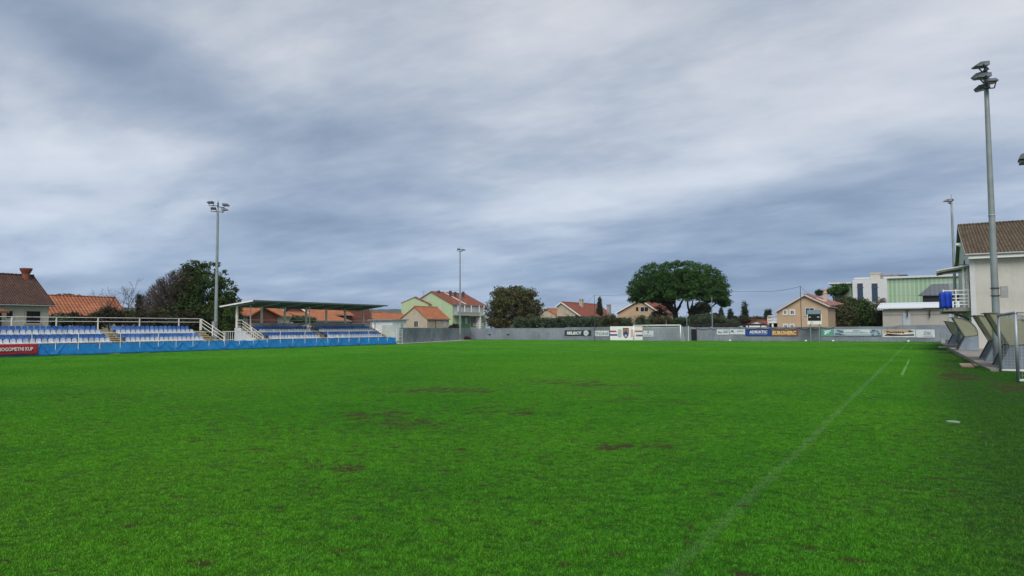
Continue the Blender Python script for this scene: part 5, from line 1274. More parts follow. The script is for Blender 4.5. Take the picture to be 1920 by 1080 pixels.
# -- low red roof right of the pine, pergola
Yf = 127; a = onY(1398, 611, Yf); b = onY(1437, 609, Yf); ap = onY(1420, 601.5, Yf)
house('house', 'low white walled outbuilding with red roof behind the blue banner', a.x, b.x, Yf, Yf+8, b.z, ap.z, M_white, T_red, xr=ap.x, ov=.2, chim=[(onY(1414, 597, Yf+3).x, Yf+3, .9, onY(1414, 596, Yf+3).z, M_brick)])
a = onY(1290, 608, 116.5); b = onY(1427, 608.5, 116.5)
t = thing('shelter', ((a.x+b.x)/2, 118, 0), 'long flat dark roofed open shelter just behind the far wall', 'shelter')
mb = MB(); mb.box(a.x, b.x, 116.3, 120.5, a.z-.28, a.z); mb.build('roof', M_dark, t)
for px in (1292, 1330, 1362, 1397.5, 1403.5, 1426.5): q = onY(px, 610, 116.5).x; mb = MB(); mb.box(q-.07, q+.07, 116.4, 116.55, 0, a.z-.28); mb.build('post', M_dark, t)
# -- apricot house behind the scoreboard
Yf = 128.0; a = onY(1457, 583.5, Yf); ap = onY(1508.5, 553.5, Yf); b = onY(1552, 573.5, Yf)
SURR = mat('white_surround', (.62, .61, .57), .8)
t = house('house', 'apricot house with white framed windows behind the scoreboard', a.x, b.x, Yf, Yf+24, b.z, ap.z, M_orangew, tile_mat('pink_banded_tiles', (.30, .10, .07), (.50, .28, .23), 'Y', pitch=.9, course=.5), xr=ap.x, ze0=a.z, hip=17, ov=.35, verge=mat('cream_verge', (.56, .50, .44), .8),
   wins=[('Y', (1469.5, 582), (1475, 589.5), 'w', SURR), ('Y', (1482, 582), (1489, 589.5), 'w', SURR), ('Y', (1510, 577.5), (1527, 591), 'w', mat('sand_surround', (.42, .39, .32), .8)), ('Y', (1470, 609), (1476, 616), 'w', SURR), ('Y', (1482, 609), (1488, 616), 'w', SURR)])
Yr = 150.0; e1 = onY(1580, 570, Yr); rr1 = onY(1515, 551.5, Yr); mb = MB()
mb.hexa([(b.x+.2, 130, b.z+.0), (e1.x+.3, Yr, e1.z-.15), (rr1.x, Yr, rr1.z), (ap.x, 130, ap.z+.1)], [(b.x+.2, 130, b.z+.17), (e1.x+.3, Yr, e1.z+.02), (rr1.x, Yr, rr1.z+.17), (ap.x, 130, ap.z+.27)]); mb.build('rear_roof', MATS['pink_banded_tiles'], t)
mb = MB(); mb.hexa([(ap.x, 130.2, 0), (b.x, 130.2, 0), (e1.x, Yr-.3, 0), (rr1.x, Yr-.3, 0)], [(ap.x, 130.2, ap.z), (b.x, 130.2, b.z-.05), (e1.x, Yr-.3, e1.z-.2), (rr1.x, Yr-.3, rr1.z-.05)]); mb.build('rear_wall', M_orangew, t)
cx_ = ap.x+2.6; q = onX(1547, 540, cx_); qq = Yf+12
mb = MB(); zt_ = onY(1547, 540, qq).z; xx = onY(1547, 540, qq).x
mb.box(xx-.3, xx+.3, qq-.3, qq+.3, b.z-.5, zt_-.9); mb.box(xx-.38, xx+.38, qq-.38, qq+.38, zt_-.98, zt_-.86); mb.box(xx-.22, xx+.22, qq-.22, qq+.22, zt_-.86, zt_-.4); mb.lathe((xx, qq, zt_-.45), [(.24, 0), (.36, .12), (.3, .32), (.08, .42)], 8); mb.build('chimney', mat('pink_stucco', (.50, .36, .30), .85), t)
mb = MB(); A = onY(1440, 603, Yf+.5); mb.box(A.x, a.x, Yf+.2, Yf+6, A.z-.25, A.z); bal = mb.build('balcony', M_white, t)
mb = MB(); B_ = onY(1440, 591.5, Yf+.5); mb.box(A.x, a.x, Yf+.2, Yf+.35, B_.z-.12, B_.z); mb.box(A.x, A.x+.12, Yf+.2, Yf+6, B_.z-.12, B_.z); 
for k in range(9): x_ = A.x+(a.x-A.x)*k/8; mb.lathe((x_, Yf+.28, A.z), [(.05, 0), (.09, (B_.z-A.z)*.35), (.04, (B_.z-A.z)*.6), (.06, B_.z-A.z-.1)], 6)
mb.build('balustrade', M_white, bal)
for px in (1441, 1449): q = onY(px, 610, Yf+.5).x; mb = MB(); mb.box(q-.14, q+.14, Yf+.3, Yf+.6, 0, A.z-.25); mb.build('balcony_post', M_white, t)
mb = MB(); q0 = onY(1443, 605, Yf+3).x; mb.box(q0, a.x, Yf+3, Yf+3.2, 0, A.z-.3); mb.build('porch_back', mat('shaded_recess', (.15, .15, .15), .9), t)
# -- modern white and green building
Yf = 190.0; M_gpan = None
def striped(name, c1, c2, pitch):
    if name in MATS: return MATS[name]
    m = bpy.data.materials.new(name); m.use_nodes = True; T = NT(m.node_tree); bs = T.n['Principled BSDF']
    s = T.new('ShaderNodeSeparateXYZ', {0: T.new('ShaderNodeTexCoord').outputs['Object']})
    wv = T.math('SINE', T.math('MULTIPLY', s.outputs[0], 6.2832/pitch))
    cell = T.math('FLOOR', T.math('DIVIDE', s.outputs[0], pitch*4)); wn = T.new('ShaderNodeTexWhiteNoise', {'W': cell}, noise_dimensions='1D').outputs['Value']
    c = T.mix(T.ramp(wv, [(.2, 0.0), (.7, 1.0)]), c1, c2); c = T.mix(T.math('MULTIPLY', wn, .35), c, (.52, .62, .50))
    ln = T.ramp(T.math('FRACT', T.math('DIVIDE', s.outputs[2], 3.1)), [(.0, .7), (.05, 1.0)]); c = T.mix(1.0, c, ln, 'MULTIPLY')
    T.l.new(c, bs.inputs['Base Color']); bs.inputs['Roughness'].default_value = .5
    MATS[name] = m; return m
M_gpan = striped('green_slatted_panels', (.25, .40, .24), (.38, .52, .36), .9)
M_mod = mat('clean_white_render', (.62, .63, .63), .8, .04, .5)
t = thing('modern_building', (onY(1680, 560, Yf).x, Yf+10, 0), 'large modern white building with pale green slatted panels and tall blue windows', 'building')
def facade(name, pxa, pxb, pya, dep, off, m):
    A = onY(pxa, pya, Yf-off); B_ = onY(pxb, pya, Yf-off); mb = MB(); mb.box(A.x, B_.x, Yf-off, Yf-off+dep, -.1, A.z); return mb.build(name, m, t), A, B_
facade('white_block', 1598, 1663, 525, 14, 1.5, M_mod); facade('green_wing', 1656, 1830, 522.5, 20, .0, M_gpan); facade('green_wing', 1561, 1598.5, 533.5, 16, .0, M_gpan)
mb = MB(); A = onY(1561, 531, Yf); B_ = onY(1598, 531, Yf); mb.box(A.x-1, B_.x, Yf-.6, Yf+15, A.z-.25, A.z+.12); A = onY(1657, 520, Yf); B_ = onY(1830, 520, Yf); mb.box(A.x, B_.x, Yf-.5, Yf+19, A.z-.35, A.z+.1); mb.build('roof_edge', M_mod, t)
for q0, q1 in ((1606.5, 1619.5), (1633.5, 1647)):
    window(t, 'Y', (q0, 531), (q1, 566), 'b', None, y0=Yf-1.5, mull=False)
    A = onY(q0, 540, Yf-1.5); B_ = onY(q1, 540, Yf-1.5)
    mb = MB()
    for z_ in (.0, -2.4): mb.box(A.x, B_.x, Yf-1.58, Yf-1.52, A.z+z_, A.z+z_+.18)
    mb.build('transom', M_galvd, t)
for q0, q1, y_, nm, mm in ((1632, 1651, 511.5, 'stair_tower', M_cream), (1652, 1686, 514.5, 'plant_room', M_conc), (1688, 1701, 515, 'water_tank', M_galvd), (1602, 1631, 521, 'roof_unit', M_mod), (1744, 1749, 516.5, 'roof_unit', M_galvd)):
    A = onY(q0, y_, Yf+5); B_ = onY(q1, y_, Yf+5); mb = MB(); mb.box(A.x, B_.x, Yf+5, Yf+11, onY(q0, 526, Yf+5).z, A.z); 
    if q1-q0 > 10: mb.box(A.x-.15, B_.x+.15, Yf+4.85, Yf+11.1, A.z-.3, A.z-.1)
    mb.build(nm, mm, t)
# -- dark roofed hall
Yf = 165; A = onY(1725.5, 553.5, Yf); B_ = onY(1840, 553.5, Yf); C_ = onY(1747, 532.5, Yf+9)
t = thing('hall', ((A.x+B_.x)/2, Yf+6, 0), 'hall with dark slate roof between the white warehouse roof and the green panels', 'building')
mb = MB(); mb.box(A.x+.4, B_.x, Yf, Yf+12, 0, A.z-.1); mb.build('wall', mat('near_black_cladding', (.022, .026, .032), .7), t)
mb = MB(); mb.hexa([(A.x-.3, Yf-.4, A.z-.2), (B_.x, Yf-.4, A.z-.2), (B_.x, Yf+9, C_.z-.2), (C_.x, Yf+9, C_.z-.2)], [(A.x-.3, Yf-.4, A.z), (B_.x, Yf-.4, A.z), (B_.x, Yf+9, C_.z), (C_.x, Yf+9, C_.z)]); mb.build('roof', striped('slate_sheet_roof', (.055, .062, .075), (.085, .093, .11), .8), t)
# -- warehouse
Yf = 140; A = onY(1652, 577.5, Yf); B_ = onY(1850, 577.5, Yf); C_ = onY(1655, 568, Yf+9)
t = thing('warehouse', ((A.x+B_.x)/2, Yf+4, 0), 'low beige warehouse with bright white sheet roof left of the clubhouse', 'building')
mb = MB(); mb.box(A.x+.2, B_.x, Yf, Yf+9, 0, A.z-.2); mb.build('wall', mat('dusty_beige_render', (.40, .385, .345), .9, .05, .6, streak=.12), t)
mb = MB(); mb.hexa([(A.x-.6, Yf-.7, A.z-.12), (B_.x, Yf-.7, A.z-.12), (B_.x, Yf+9.5, C_.z-.2), (A.x-.6, Yf+9.5, C_.z-.2)], [(A.x-.6, Yf-.7, A.z-.02), (B_.x, Yf-.7, A.z-.02), (B_.x, Yf+9.5, C_.z), (A.x-.6, Yf+9.5, C_.z)]); mb.build('roof', striped('ribbed_white_roof', (.60, .63, .67), (.66, .69, .72), .35), t)
for q0, q1 in ((1692.5, 1706), (1778, 1784), (1789, 1794)):
    a_ = onY(q0, 580, Yf); b_ = onY(q1, 580, Yf); mb = MB(); mb.box(a_.x, b_.x, Yf-.12, Yf-.003, 0, a_.z-.6); mb.build('pilaster', mat('pale_blue_pilaster', (.40, .46, .50), .8), t)
for q in (1701, 1743): a_ = onY(q, 580, Yf); mb = MB(); mb.box(a_.x-.08, a_.x+.08, Yf-.5, Yf-.003, a_.z-1.2, a_.z-.1); mb.build('bracket', M_dark, t)
mb = MB(); mb.box(A.x+.2, B_.x, Yf-.06, Yf-.003, A.z-1.25, A.z-1.1); mb.build('cornice', M_conc, t)

# ================================================================ scoreboard
Ys = 112.2; a = onY(1513.5, 581.5, Ys); b = onY(1541, 608, Ys)
t = thing('scoreboard', ((a.x+b.x)/2, Ys, 0), 'football scoreboard with black display on two posts before the far wall', 'scoreboard')
z1, z0 = a.z, b.z; hh = z1-z0; x0, x1 = a.x, b.x
mb = MB(); mb.box(x0, x1, Ys-.12, Ys+.12, z0, z1); mb.build('cabinet', M_white, t)
mb = MB(); mb.box(x0, x1, Ys-.15, Ys-.122, z1-hh*.28, z1); mb.build('header', mat('header_grey_blue', (.20, .27, .33), .5, .1, 3), t)
mb = MB(); mb.box(x0+.08, x1-.1, Ys-.15, Ys-.122, z0+hh*.25, z1-hh*.28-.01); scr = mb.build('display', M_black, t)
for q in (.17, .77):
    mb = MB(); mb.box(x0+(x1-x0)*(q-.08), x0+(x1-x0)*(q+.08), Ys-.17, Ys-.151, z0+hh*.48, z0+hh*.53); mb.build('digit', B_wh, scr)
mb = MB(); cx = x0+(x1-x0)*.30; mb.tube([(cx+.2*math.cos(k*.5236), Ys-.14, z0+hh*.12+.11*math.sin(k*.5236)) for k in range(13)], .018, 5); mb.build('logo', B_gyd, t)
for px in (1519.5, 1536.5):
    q = onY(px, 620, Ys).x; mb = MB(); mb.tube([(q, Ys+.05, 0), (q, Ys+.05, z0)], .075, 8); mb.build('post', M_galv, t)

# ================================================================ trees and shrubs
def rnd_unit(n, g):
    v = g.normal(size=(n, 3)); return v/np.linalg.norm(v, axis=1)[:, None]
def leaves(centers, crad, nper, size, g, squash=.8, long=1.0):
    """nper small quads round each clump centre"""
    n = len(centers)*nper
    c = np.repeat(np.asarray(centers), nper, 0); cr = np.repeat(np.asarray(crad), nper)[:, None]
    dirs = rnd_unit(n, g); pos = c+dirs*cr*(g.random((n, 1))**.45)*np.array([1, 1, squash])
    nrm = dirs*.6+rnd_unit(n, g)*.8; nrm /= np.linalg.norm(nrm, axis=1)[:, None]
    a = np.cross(nrm, rnd_unit(n, g)); a /= np.linalg.norm(a, axis=1)[:, None]; b = np.cross(nrm, a)
    s = size*(.6+.8*g.random((n, 1))); a *= s*long; b *= s*.62
    V = np.stack([pos-a, pos-b*.9+a*.1, pos+a, pos+b], 1).reshape(-1, 3)
    return V, np.arange(n*4).reshape(n, 4)
def limb(mb, a, b, r0, r1, g, wig=.12, n=5, sides=6):
    a = Vector(a); b = Vector(b); L_ = (b-a).length; pts = []; rs_ = []
    for k in range(n+1):
        t_ = k/n; o_ = Vector(g.normal(size=3))*wig*L_*.3*math.sin(math.pi*t_); pts.append(a.lerp(b, t_)+o_); rs_.append(r0+(r1-r0)*t_)
    mb.tube(pts, rs_, sides); return pts
def in_lobes(lobes, d, g, nc, shell=.5):
    """clump centres in a set of picture-described lobes at camera distance d"""
    C = []; wts = np.array([l[2]*l[3] for l in lobes], float); wts /= wts.sum()
    k = d/F; rr = RT; uu = Vector((0,0,1)); ff = Vector((FW.x, FW.y, 0)).normalized()
    for l, w_ in zip(lobes, wts):
        c = P(l[0], l[1], d+(l[4] if len(l) > 4 else 0)); m = int(nc*w_)+1
        dirs = rnd_unit(m, g); rad = (shell+(1-shell)*g.random(m))[:, None]
        for q in dirs*rad:
            C.append(tuple(c+rr*float(q[0])*l[2]*k+uu*float(q[2])*l[3]*k+ff*float(q[1])*l[2]*k*.9))
    return C
def crown_tree(name, label, lobes, d, trunk_px, m_leaf, nc=260, nper=26, crad=.55, lsize=.16, seed=1, cat='tree', r=.3, base_z=0.0, shell=.45, grp=None, limbs=9, long=1.0, zmin=.1):
    g = np.random.default_rng(seed); b = P(trunk_px[0], trunk_px[1], d); base = Vector((b.x, b.y, base_z))
    t = thing(name, base, label, cat, grp)
    C = [c for c in in_lobes(lobes, d, g, nc, shell) if c[2] > zmin+crad*.5]
    V, FS = leaves(C, [crad*(.6+.8*g.random()) for _ in C], nper, lsize, g, long=long)
    numpy_mesh('crown', V, FS, m_leaf, t)
    mb = MB(); top = P(lobes[0][0], lobes[0][1], d); fork = base.lerp(Vector((top.x, top.y, max(top.z, 1.0))), .55)
    limb(mb, base-Vector((0,0,.1)), fork, r, r*.7, g, .06)
    idx_ = g.choice(len(C), min(limbs, len(C)), replace=False)
    for i in idx_: limb(mb, fork, C[i], r*.42, r*.08, g, .2)
    mb.build('trunk', M_trunk, t)
    return t
LIM = None
def bare_branches(mb, p, d, L_, r_, depth, g, bias=None, spread=.55, minr=.012, shrink=.74):
    """recursive twigs"""
    q = p+d*L_
    if LIM and LIM(q): return
    mid = p.lerp(q, .5)+Vector(g.normal(size=3))*L_*.06
    mb.tube([p, mid, q], [r_, r_*.85, r_*.7], 5 if depth > 2 else 3, False)
    if depth == 0: return
    nb = 2 if g.random() < .45 else 3
    for k in range(nb):
        nd = (d+Vector(g.normal(size=3))*spread+Vector((0, 0, .12))); 
        if bias: nd += bias*.12
        nd.normalize(); bare_branches(mb, q if k < 2 else mid, nd, L_*shrink*(.8+.4*g.random()), max(minr, r_*.62), depth-1, g, bias, spread, minr, shrink)
L_ivy = leaf_mat('ivy_leaves', (.036, .072, .016), (.080, .135, .026), (.026, .044, .012))
L_brown = leaf_mat('russet_green_leaves', (.075, .080, .030), (.130, .108, .042), (.075, .094, .027), .45)
L_pine = leaf_mat('pine_needles', (.014, .048, .007), (.055, .135, .016), (.018, .058, .008), .35, .06)
L_olive = leaf_mat('olive_leaves', (.060, .095, .050), (.125, .165, .095), (.04, .07, .035), .8)
L_cyp = leaf_mat('cypress_foliage', (.012, .028, .012), (.028, .050, .020), None, 1, .1)
L_shrub = leaf_mat('shrub_leaves', (.040, .065, .020), (.090, .105, .035), (.085, .060, .030), 1.1)
L_dark = leaf_mat('dark_shrub_leaves', (.022, .030, .012), (.050, .052, .022), (.055, .035, .022), 1.3)
L_lite = leaf_mat('yellow_green_leaves', (.09, .12, .03), (.17, .18, .05), (.06, .08, .02), 1.0)

# big tree on the left: bare on its left, ivy clad on its right
d = 100.0; g = np.random.default_rng(11); base = P(352, 632, d); base.z = 0
t = thing('tree', base, 'big rounded tree behind the open stand, half bare twigs and half dark ivy', 'tree')
lob = [(392, 540, 44, 54), (362, 530, 30, 42), (420, 572, 37, 46), (362, 585, 50, 40), (405, 600, 50, 36), (330, 606, 46, 26), (440, 585, 15, 28), (372, 502, 24, 14), (345, 555, 26, 40)]
C = in_lobes(lob, d, g, 900, .35); C = [c for c in C if c[2] > .4]
V, FS = leaves(C, [.62*(.5+.9*g.random()) for _ in C], 30, .15, g); numpy_mesh('ivy_foliage', V, FS, L_ivy, t)
C = in_lobes([(335, 560, 34, 46), (315, 578, 32, 36), (352, 528, 24, 32), (325, 600, 44, 24)], d, g, 520, .3); C = [c for c in C if c[2] > .4]
V, FS = leaves(C, [.7*(.5+.9*g.random()) for _ in C], 15, .10, g); numpy_mesh('withered_leaves', V, FS, leaf_mat('withered_leaves', (.075, .062, .034), (.115, .095, .046), (.050, .056, .022), 1), t)
mb = MB(); fork = base+Vector((0,0,2.2)); limb(mb, base-Vector((0,0,.1)), fork, .55, .45, g, .05)
rr = Vector(RT); rr.z = 0; rr.normalize(); dep = Vector((FW.x, FW.y, 0)).normalized()
LIM = lambda q: ((Vector(q)-fork).dot(rr)/6.9)**2+((Vector(q)-fork).dot(dep)/6.5)**2+(max(0, q.z-fork.z)/8.9)**2 > 1
for k in range(19):
    a_ = R(-6+ k*7.0)     # angle from the left horizontal, fanning over
    dr = (-rr*math.cos(a_)+Vector((0,0,1))*math.sin(a_)*1.05+dep*float(g.normal())*.35).normalized()
    bare_branches(mb, fork, dr, (1.75+.85*math.sin(a_))*(1.0 if a_ < 1.7 else .8), .17, 6 if a_ < R(100) else 3, g, dr, .27, .022, .80)
LIM = None
mb.build('trunk', M_twig, t)
n = 5200; dd_ = rnd_unit(n, g); dd_[:, 2] = np.abs(dd_[:, 2]); src = np.array(fork); RRv = np.array(rr); DPv = np.array(dep)
az = -dd_[:, 0:1]*0; u_ = -np.abs(dd_[:, 0]); rad = (.55+.45*g.random(n)**.6)
# fine outer twigs of the bare half, pointing away from the fork
dirs = u_[:, None]*RRv*6.3 + dd_[:, 1:2]*DPv*5.5 + dd_[:, 2:3]*np.array([0, 0, 8.4])
pos = src+dirs*rad[:, None]; un = dirs/np.linalg.norm(dirs, axis=1)[:, None]+g.normal(size=(n, 3))*.42; un /= np.linalg.norm(un, axis=1)[:, None]
sd_ = np.cross(un, rnd_unit(n, g)); sd_ /= np.linalg.norm(sd_, axis=1)[:, None]; ln_ = .28+.45*g.random((n, 1)); wd_ = .014
V = np.stack([pos-sd_*wd_, pos+sd_*wd_, pos+un*ln_+sd_*wd_*.3, pos+un*ln_-sd_*wd_*.3], 1).reshape(-1, 3)
numpy_mesh('twigs', V, np.arange(n*4).reshape(n, 4), M_twig, t)
# two thin bare trees
for px, top, d, seed, lab, Ls in ((222, 600, 92, 3, 'thin bare twisted tree in front of the long orange roof', 1.15), (243, 602, 96, 8, 'small bare tree just left of the dark cypress', .95)):
    g = np.random.default_rng(seed); base = P(px, top, d); base.z = 0; t = thing('bare_tree', base, lab, 'tree')
    mb = MB(); f_ = base+Vector((0,0,2.6)); limb(mb, base, f_, .2, .14, g, .1)
    for s in ((-.55, .8), (.5, .75), (.05, 1.0)): bare_branches(mb, f_, (rr*s[0]+Vector((0,0,s[1]))).normalized(), Ls*1.55, .085, 5, g, None, .5, .014, .76)
    mb.build('trunk', M_twig, t)
crown_tree('cypress', 'narrow dark cypress between the bare trees and the big rounded tree', [(262, 572, 5.5, 20), (263, 590, 9, 18), (260, 560, 3.5, 10)], 98, (263, 610), L_cyp, 170, 26, .35, .11, 21, 'tree', .15, limbs=3)
k = 0
for px, py, rx, ry, d_, m_, lab in ((112, 602, 22, 13, 88, L_olive, 'grey green shrub below the orange roof beside the brown roofed house'), (140, 598, 16, 11, 90, L_dark, 'dark green shrub below the middle of the long orange roof'), (172, 606, 22, 12, 88, L_dark, 'low dark hedge behind the aisle of the open stand'),
     (205, 592, 24, 16, 90, L_dark, 'brown thicket of twigs under the thin bare tree'), (238, 596, 24, 17, 92, L_shrub, 'olive brown shrub left of the cypress foot'), (278, 600, 26, 18, 92, L_dark, 'dark tangled shrub right of the cypress'), (312, 606, 26, 16, 93, L_dark, 'dark undergrowth below the bare half of the big tree'), (345, 600, 34, 20, 96, L_dark, 'dark undergrowth around the foot of the big tree'), (295, 590, 18, 14, 95, L_shrub, 'brownish bush just right of the cypress below the bare twigs'), (185, 600, 30, 14, 93, L_dark, 'dark bramble below the right end of the long orange roof'), (72, 606, 16, 6, 86, L_dark, 'low dark bush right of the dark window of the brown roofed house'), (128, 556, 26, 3.5, 150, L_dark, 'flat dark treetops showing above the long orange roof')):
    crown_tree('shrub', lab, [(px, py, rx, ry)], d_, (px, 620), m_, 95, 26, .45, .13, 40+k, 'shrub', .1, limbs=4, grp='shrubs behind the open stand' if k < 8 else None); k += 1
for k, (px, py, rx, ry, lab) in enumerate(((431, 606, 12, 30, 'dark ivy mass between the floodlight mast and the covered stand'), (568, 600, 24, 6, 'low olive shrub behind the middle of the covered stand'))):
    crown_tree('shrub', lab, [(px, py, rx, ry)], 96+k*6, (px, 622), [L_ivy, L_olive, L_shrub][k], 110, 26, .45, .14, 70+k, 'shrub', .1, limbs=3)
# round russet tree
crown_tree('tree', 'dense round russet green tree between the green apartments and the garage', [(963, 580, 52, 44), (963, 556, 40, 23), (928, 592, 24, 24), (1000, 588, 23, 26), (945, 605, 40, 10), (985, 560, 28, 22), (940, 560, 24, 22)], 142, (963, 612), L_brown, 900, 24, .75, .19, 5, r=.5, shell=.3, limbs=16)
crown_tree('shrub', 'dark shrub at the foot of the green apartment block', [(852, 614, 9, 6)], 150, (852, 618), L_dark, 60, 24, .4, .14, 81, 'shrub', .1)
crown_tree('shrub', 'low reddish brown plant at the wall corner beside the slender mast', [(872, 634, 11, 2.5)], 133, (872, 636), leaf_mat('red_brown_leaves', (.12, .03, .02), (.07, .03, .02), None, 1), 60, 20, .25, .1, 82, 'shrub', .05, zmin=-.1)
# stone pine
d = 140.0; kpx = d/F; g = np.random.default_rng(2)
base = P(1274, 618, d); base.z = 0; t = thing('stone_pine', base, 'big umbrella shaped stone pine rising behind the far goal', 'tree')
cen = P(1271, 549, d); Rx = 93*kpx; C = []; CR = []
SURF = []
for _ in range(2100):
    a_ = g.random()*6.2832; q = math.sqrt(g.random())*1.0; u = q*math.cos(a_); v = q*math.sin(a_)
    top_ = 56*kpx*(1-q**3.4)**.62*(1+.04*math.sin(u*9+1)+.04*math.cos(v*8)); bot = (-10-4*q+9*math.sin(u*4+.5)*(1-q)*.6)*kpx if q < .9 else -16*kpx
    s = g.random(); z = top_-(top_-bot)*(s**2.0 if g.random() < .7 else s)
    if z < bot+2*kpx and g.random() < .4: continue
    if z > top_-14*kpx:
        z = top_-g.random()*4*kpx; c_ = cen+rr*u*Rx+dep*v*Rx*.85+Vector((0,0,z))
        if any((c_-Vector(o_)).length < 1.05 for o_ in SURF): continue
        SURF.append(tuple(c_)); C.append(tuple(c_)); CR.append(.80*(.75+.4*g.random())); continue
    C.append(tuple(cen+rr*u*Rx+dep*v*Rx*.85+Vector((0,0,z)))); CR.append(.66*(.6+.7*g.random()))
for px, py, rx, ry, n_ in ((1358, 566, 13, 9, 45), (1195, 556, 12, 9, 40), (1250, 566, 12, 8, 40), (1335, 560, 20, 8, 40), (1230, 560, 22, 8, 40), (1262, 556, 10, 14, 30)):
    for c in in_lobes([(px, py, rx, ry, float(g.normal())*2)], d, g, n_, .2): C.append(c); CR.append(.6)
V, FS = leaves(C, CR, 64, .12, g, squash=.72, long=1.6); numpy_mesh('crown', V, FS, L_pine, t)
mb = MB(); A = P(1272, 612, d); A.z = 0; f1 = P(1266, 588, d); limb(mb, A, f1, .62, .5, g, .02, sides=10)
for ex, ey in ((1240, 552), (1257, 560), (1283, 556), (1225, 545), (1262, 530)): limb(mb, f1, P(ex, ey, d+float(g.normal())*2), .36, .12, g, .12)
B_ = P(1289, 612, d+2); B_.z = 0; f2 = P(1293, 585, d+2); limb(mb, B_, f2, .45, .36, g, .03, sides=10)
for ex, ey in ((1300, 560), (1320, 556), (1345, 560), (1285, 550), (1330, 572), (1356, 568)): limb(mb, f2, P(ex, ey, d+2+float(g.normal())*2), .26, .08, g, .12)
for ex, ey in ((1318, 570), (1340, 575), (1312, 580)): bare_branches(mb, P(ex, ey-6, d), (rr*.6+Vector((0,0,-.2))).normalized(), 1.3, .05, 3, g, None, .6, .02)
mb.build('trunk', M_trunk, t)
crown_tree('tree', 'dark evergreen seen under the right half of the stone pine crown', [(1313, 585, 20, 16), (1320, 577, 12, 12)], 165, (1315, 612), L_cyp, 240, 24, .7, .2, 91)
crown_tree('tree', 'small russet tree under the left half of the stone pine crown', [(1238, 583, 15, 14), (1225, 592, 12, 8)], 150, (1236, 610), L_dark, 90, 16, .5, .13, 92, shell=.2)
g = np.random.default_rng(14); base = P(1190, 610, 146); base.z = 0; t = thing('bare_tree', base, 'reddish bare bush in front of the apricot house left of the pine', 'tree'); mb = MB()
for s in (-.7, -.3, .1, .5, .9): bare_branches(mb, base+Vector((0,0,1.5)), (rr*s+Vector((0,0,.9))).normalized(), 1.2, .05, 4, g, None, .5, .015)
mb.build('trunk', mat('reddish_twigs', (.20, .10, .07), .9), t)
# cypresses on the skyline
for k, (px, y0_, y1_, w_, d_, lab) in enumerate(((1124.5, 555, 596, 5.2, 175, 'slim dark cypress behind the wide terracotta roof'), (1352, 575, 606, 5, 190, 'small cypress just right of the stone pine'), (1370, 578, 610, 7.5, 180, 'broad low cypress second right of the stone pine'), (1396, 565, 612, 8, 170, 'tall dark cypress midway between the pine and the apricot house'), (1437, 581, 608, 3.5, 165, 'left of the two slim cypresses beside the white balcony'), (1443, 580, 608, 3.2, 165.5, 'right of the two slim cypresses beside the white balcony'))):
    lobs = [(px, (y0_+y1_)/2+4, w_*.9, (y1_-y0_)/2-3), (px, y0_+(y1_-y0_)*.3, w_*.55, (y1_-y0_)*.3), (px, y1_-10, w_, 12)]
    crown_tree('cypress', lab, lobs, d_, (px, 612), L_cyp, 150, 24, .42, .15, 120+k, 'tree', .15, limbs=3, grp='cypresses on the skyline')
for k, (px, py, rx, ry, d_, m_, lab) in enumerate(((1345, 596, 14, 10, 168, L_dark, 'dark round bush right of the pine trunk'), (1385, 601, 20, 9, 160, L_dark, 'grey brown bush at the foot of the tall cypress'), (1418, 602, 22, 9, 160, L_dark, 'dull bush between the tall cypress and the white balcony'), (1452, 613, 9, 4, 124, L_shrub, 'small green shrub below the white balcony'))):
    crown_tree('shrub', lab, [(px, py, rx, ry)], d_, (px, 616), m_, 90, 22, .55, .17, 140+k, 'shrub', .1, limbs=4)
# olive shrubs behind the wall
ol = [(978, 604, 15, 8), (1003, 602, 18, 10), (1030, 603, 16, 8), (1058, 602, 19, 10), (1084, 601, 16, 9), (1112, 602, 19, 9), (1146, 600, 20, 10), (1172, 603, 12, 8), (1212, 600, 20, 10), (1244, 602, 18, 8), (1276, 602, 16, 8), (1304, 599, 16, 11), (1326, 599, 16, 12), (1352, 602, 16, 8), (1372, 605, 13, 7)]
names_ = ['leftmost olive shrub beside the garage roof', 'olive shrub below the right edge of the round tree', 'olive shrub left of the beige gable', 'pale olive shrub above the SELECT banner left half', 'olive shrub above the white emblem of the charcoal banner', 'olive shrub behind the tall dark pole', 'dark olive shrub left above the flag banner', 'small olive shrub above the middle of the flag banner', 'wide olive shrub above the left half of the goal', 'olive shrub left of the pine trunk', 'olive shrub between the two stone pine trunks', 'olive shrub right of the leaning second pine trunk', 'pale olive shrub behind the grey pole foot', 'olive shrub above the shelter roof', 'rightmost olive shrub over the shelter roof']
names_[3] = 'pale olive shrub above the left end of the charcoal banner'
for k, (px, py, rx, ry) in enumerate(ol):
    crown_tree('olive_shrub', names_[k], [(px, py, rx, ry), (px-rx*.5, py+3, rx*.6, ry*.8), (px+rx*.5, py+3, rx*.6, ry*.8), (px, py+9, rx, 7)], 132+ (k % 3), (px, 618), L_olive if k not in (6, 9) else L_shrub, 150, 30, .5, .12, 160+k, 'shrub', .12, limbs=5, grp='olive shrubs behind the far wall')
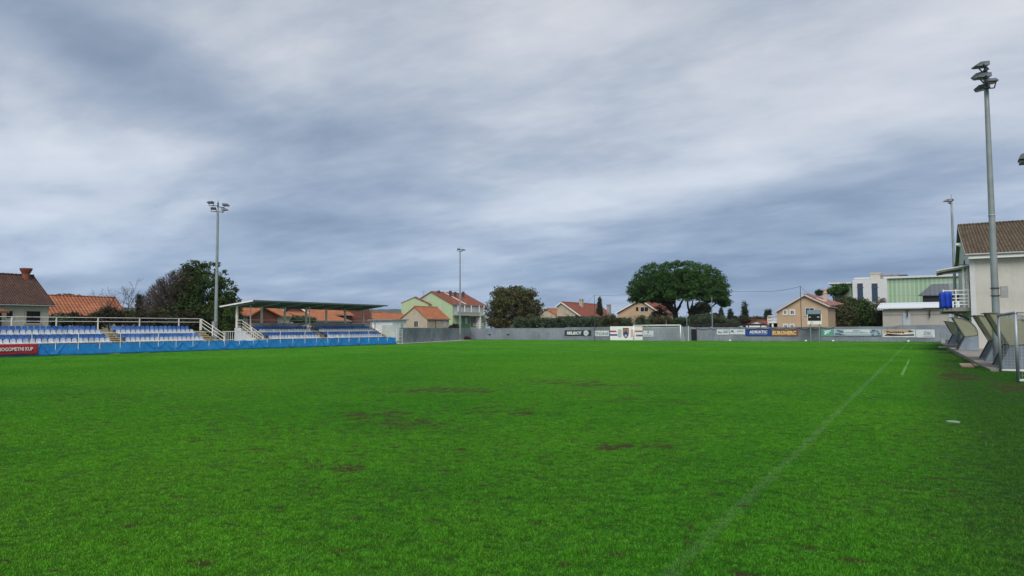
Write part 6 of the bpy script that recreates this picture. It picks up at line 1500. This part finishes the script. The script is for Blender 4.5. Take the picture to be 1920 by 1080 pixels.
# shrubs by the scoreboard
crown_tree('tree', 'green brown leafy tree just right of the scoreboard', [(1568, 592, 26, 20), (1553, 593, 17, 20), (1590, 586, 20, 20), (1572, 606, 30, 10)], 128, (1570, 616), L_shrub, 330, 24, .6, .15, 190)
crown_tree('tree', 'dense dark ivy covered tree at the left end of the warehouse', [(1625, 590, 34, 24), (1612, 577, 22, 17), (1645, 600, 22, 16), (1600, 600, 18, 18), (1660, 592, 9, 14), (1630, 606, 34, 10)], 131, (1628, 616), L_ivy, 620, 26, .6, .15, 191, shell=.35)
crown_tree('shrub', 'sprawling yellow green shrub left of the scoreboard', [(1502, 607, 11, 7), (1497, 612, 9, 6), (1512, 610, 9, 6)], 121, (1503, 616), L_lite, 70, 16, .45, .14, 192, 'shrub', .08)
crown_tree('pine', 'flat topped pine behind the apricot house chimney', [(1574, 543, 15, 8), (1562, 547, 12, 6), (1582, 540, 9, 6)], 172, (1570, 600), L_pine, 160, 30, .75, .2, 193, shell=.2)
crown_tree('tree', 'olive coloured tree between the flat topped pine and the white modern block', [(1592, 566, 20, 8), (1580, 566, 12, 6)], 168, (1585, 600), L_shrub, 150, 22, .6, .19, 194)
crown_tree('shrub', 'thin reddish twiggy top beside the ivy covered tree', [(1652, 567, 12, 8)], 135, (1652, 600), leaf_mat('pinkish_leaves', (.16, .08, .06), (.10, .08, .05), None, 1), 50, 8, .6, .12, 195, 'shrub', .08)
crown_tree('palm', 'small palm head beside the apricot house chimney', [(1536, 549, 5, 3)], 150, (1536, 600), L_shrub, 25, 20, .3, .2, 196, 'tree', .1, long=2.5)

# ================================================================ distant hills
mb = MB(); n = 160; vs = []; fs = []; 
for i in range(n+1):
    a_ = R(80)-R(46)*i/n    # bearing left of +Y
    r_ = 3600; x = -r_*math.sin(a_); y = r_*math.cos(a_)
    h_ = 100+12*nz(i*.35, 0, .22, 3)+5*nz(i, 0, .5, 8)
    h_ *= max(.12, min(1, (math.degrees(a_)-34)/3)) if math.degrees(a_) < 37 else 1
    vs += [(x, y, -2), (x, y, h_), (x*1.25, y*1.25, h_*1.0+12), (x*1.5, y*1.5, -2)]
for i in range(n):
    for j in range(3): a_ = i*4+j; fs.append((a_, a_+1, a_+5, a_+4))
mb.add(vs, fs); tag(mb.build('hills', mat('distant_wooded_hill', (.035, .055, .035), 1, .15, .002), None, True), kind='structure')

# ================================================================ air
mb = MB(); mb.box(-5700, 5700, -5700, 5700, -6, 150)
hz_m = bpy.data.materials.new('thin_air_haze'); hz_m.use_nodes = True; T = NT(hz_m.node_tree); T.n.clear()
pv = T.new('ShaderNodeVolumePrincipled', {'Color': (.80, .88, 1.0, 1), 'Density': .00009, 'Anisotropy': .2})
ou = T.new('ShaderNodeOutputMaterial'); T.l.new(pv.outputs[0], ou.inputs['Volume'])
tag(mb.build('haze', hz_m), 'faint bluish air between the pitch and the distant hills', 'haze', kind='stuff')
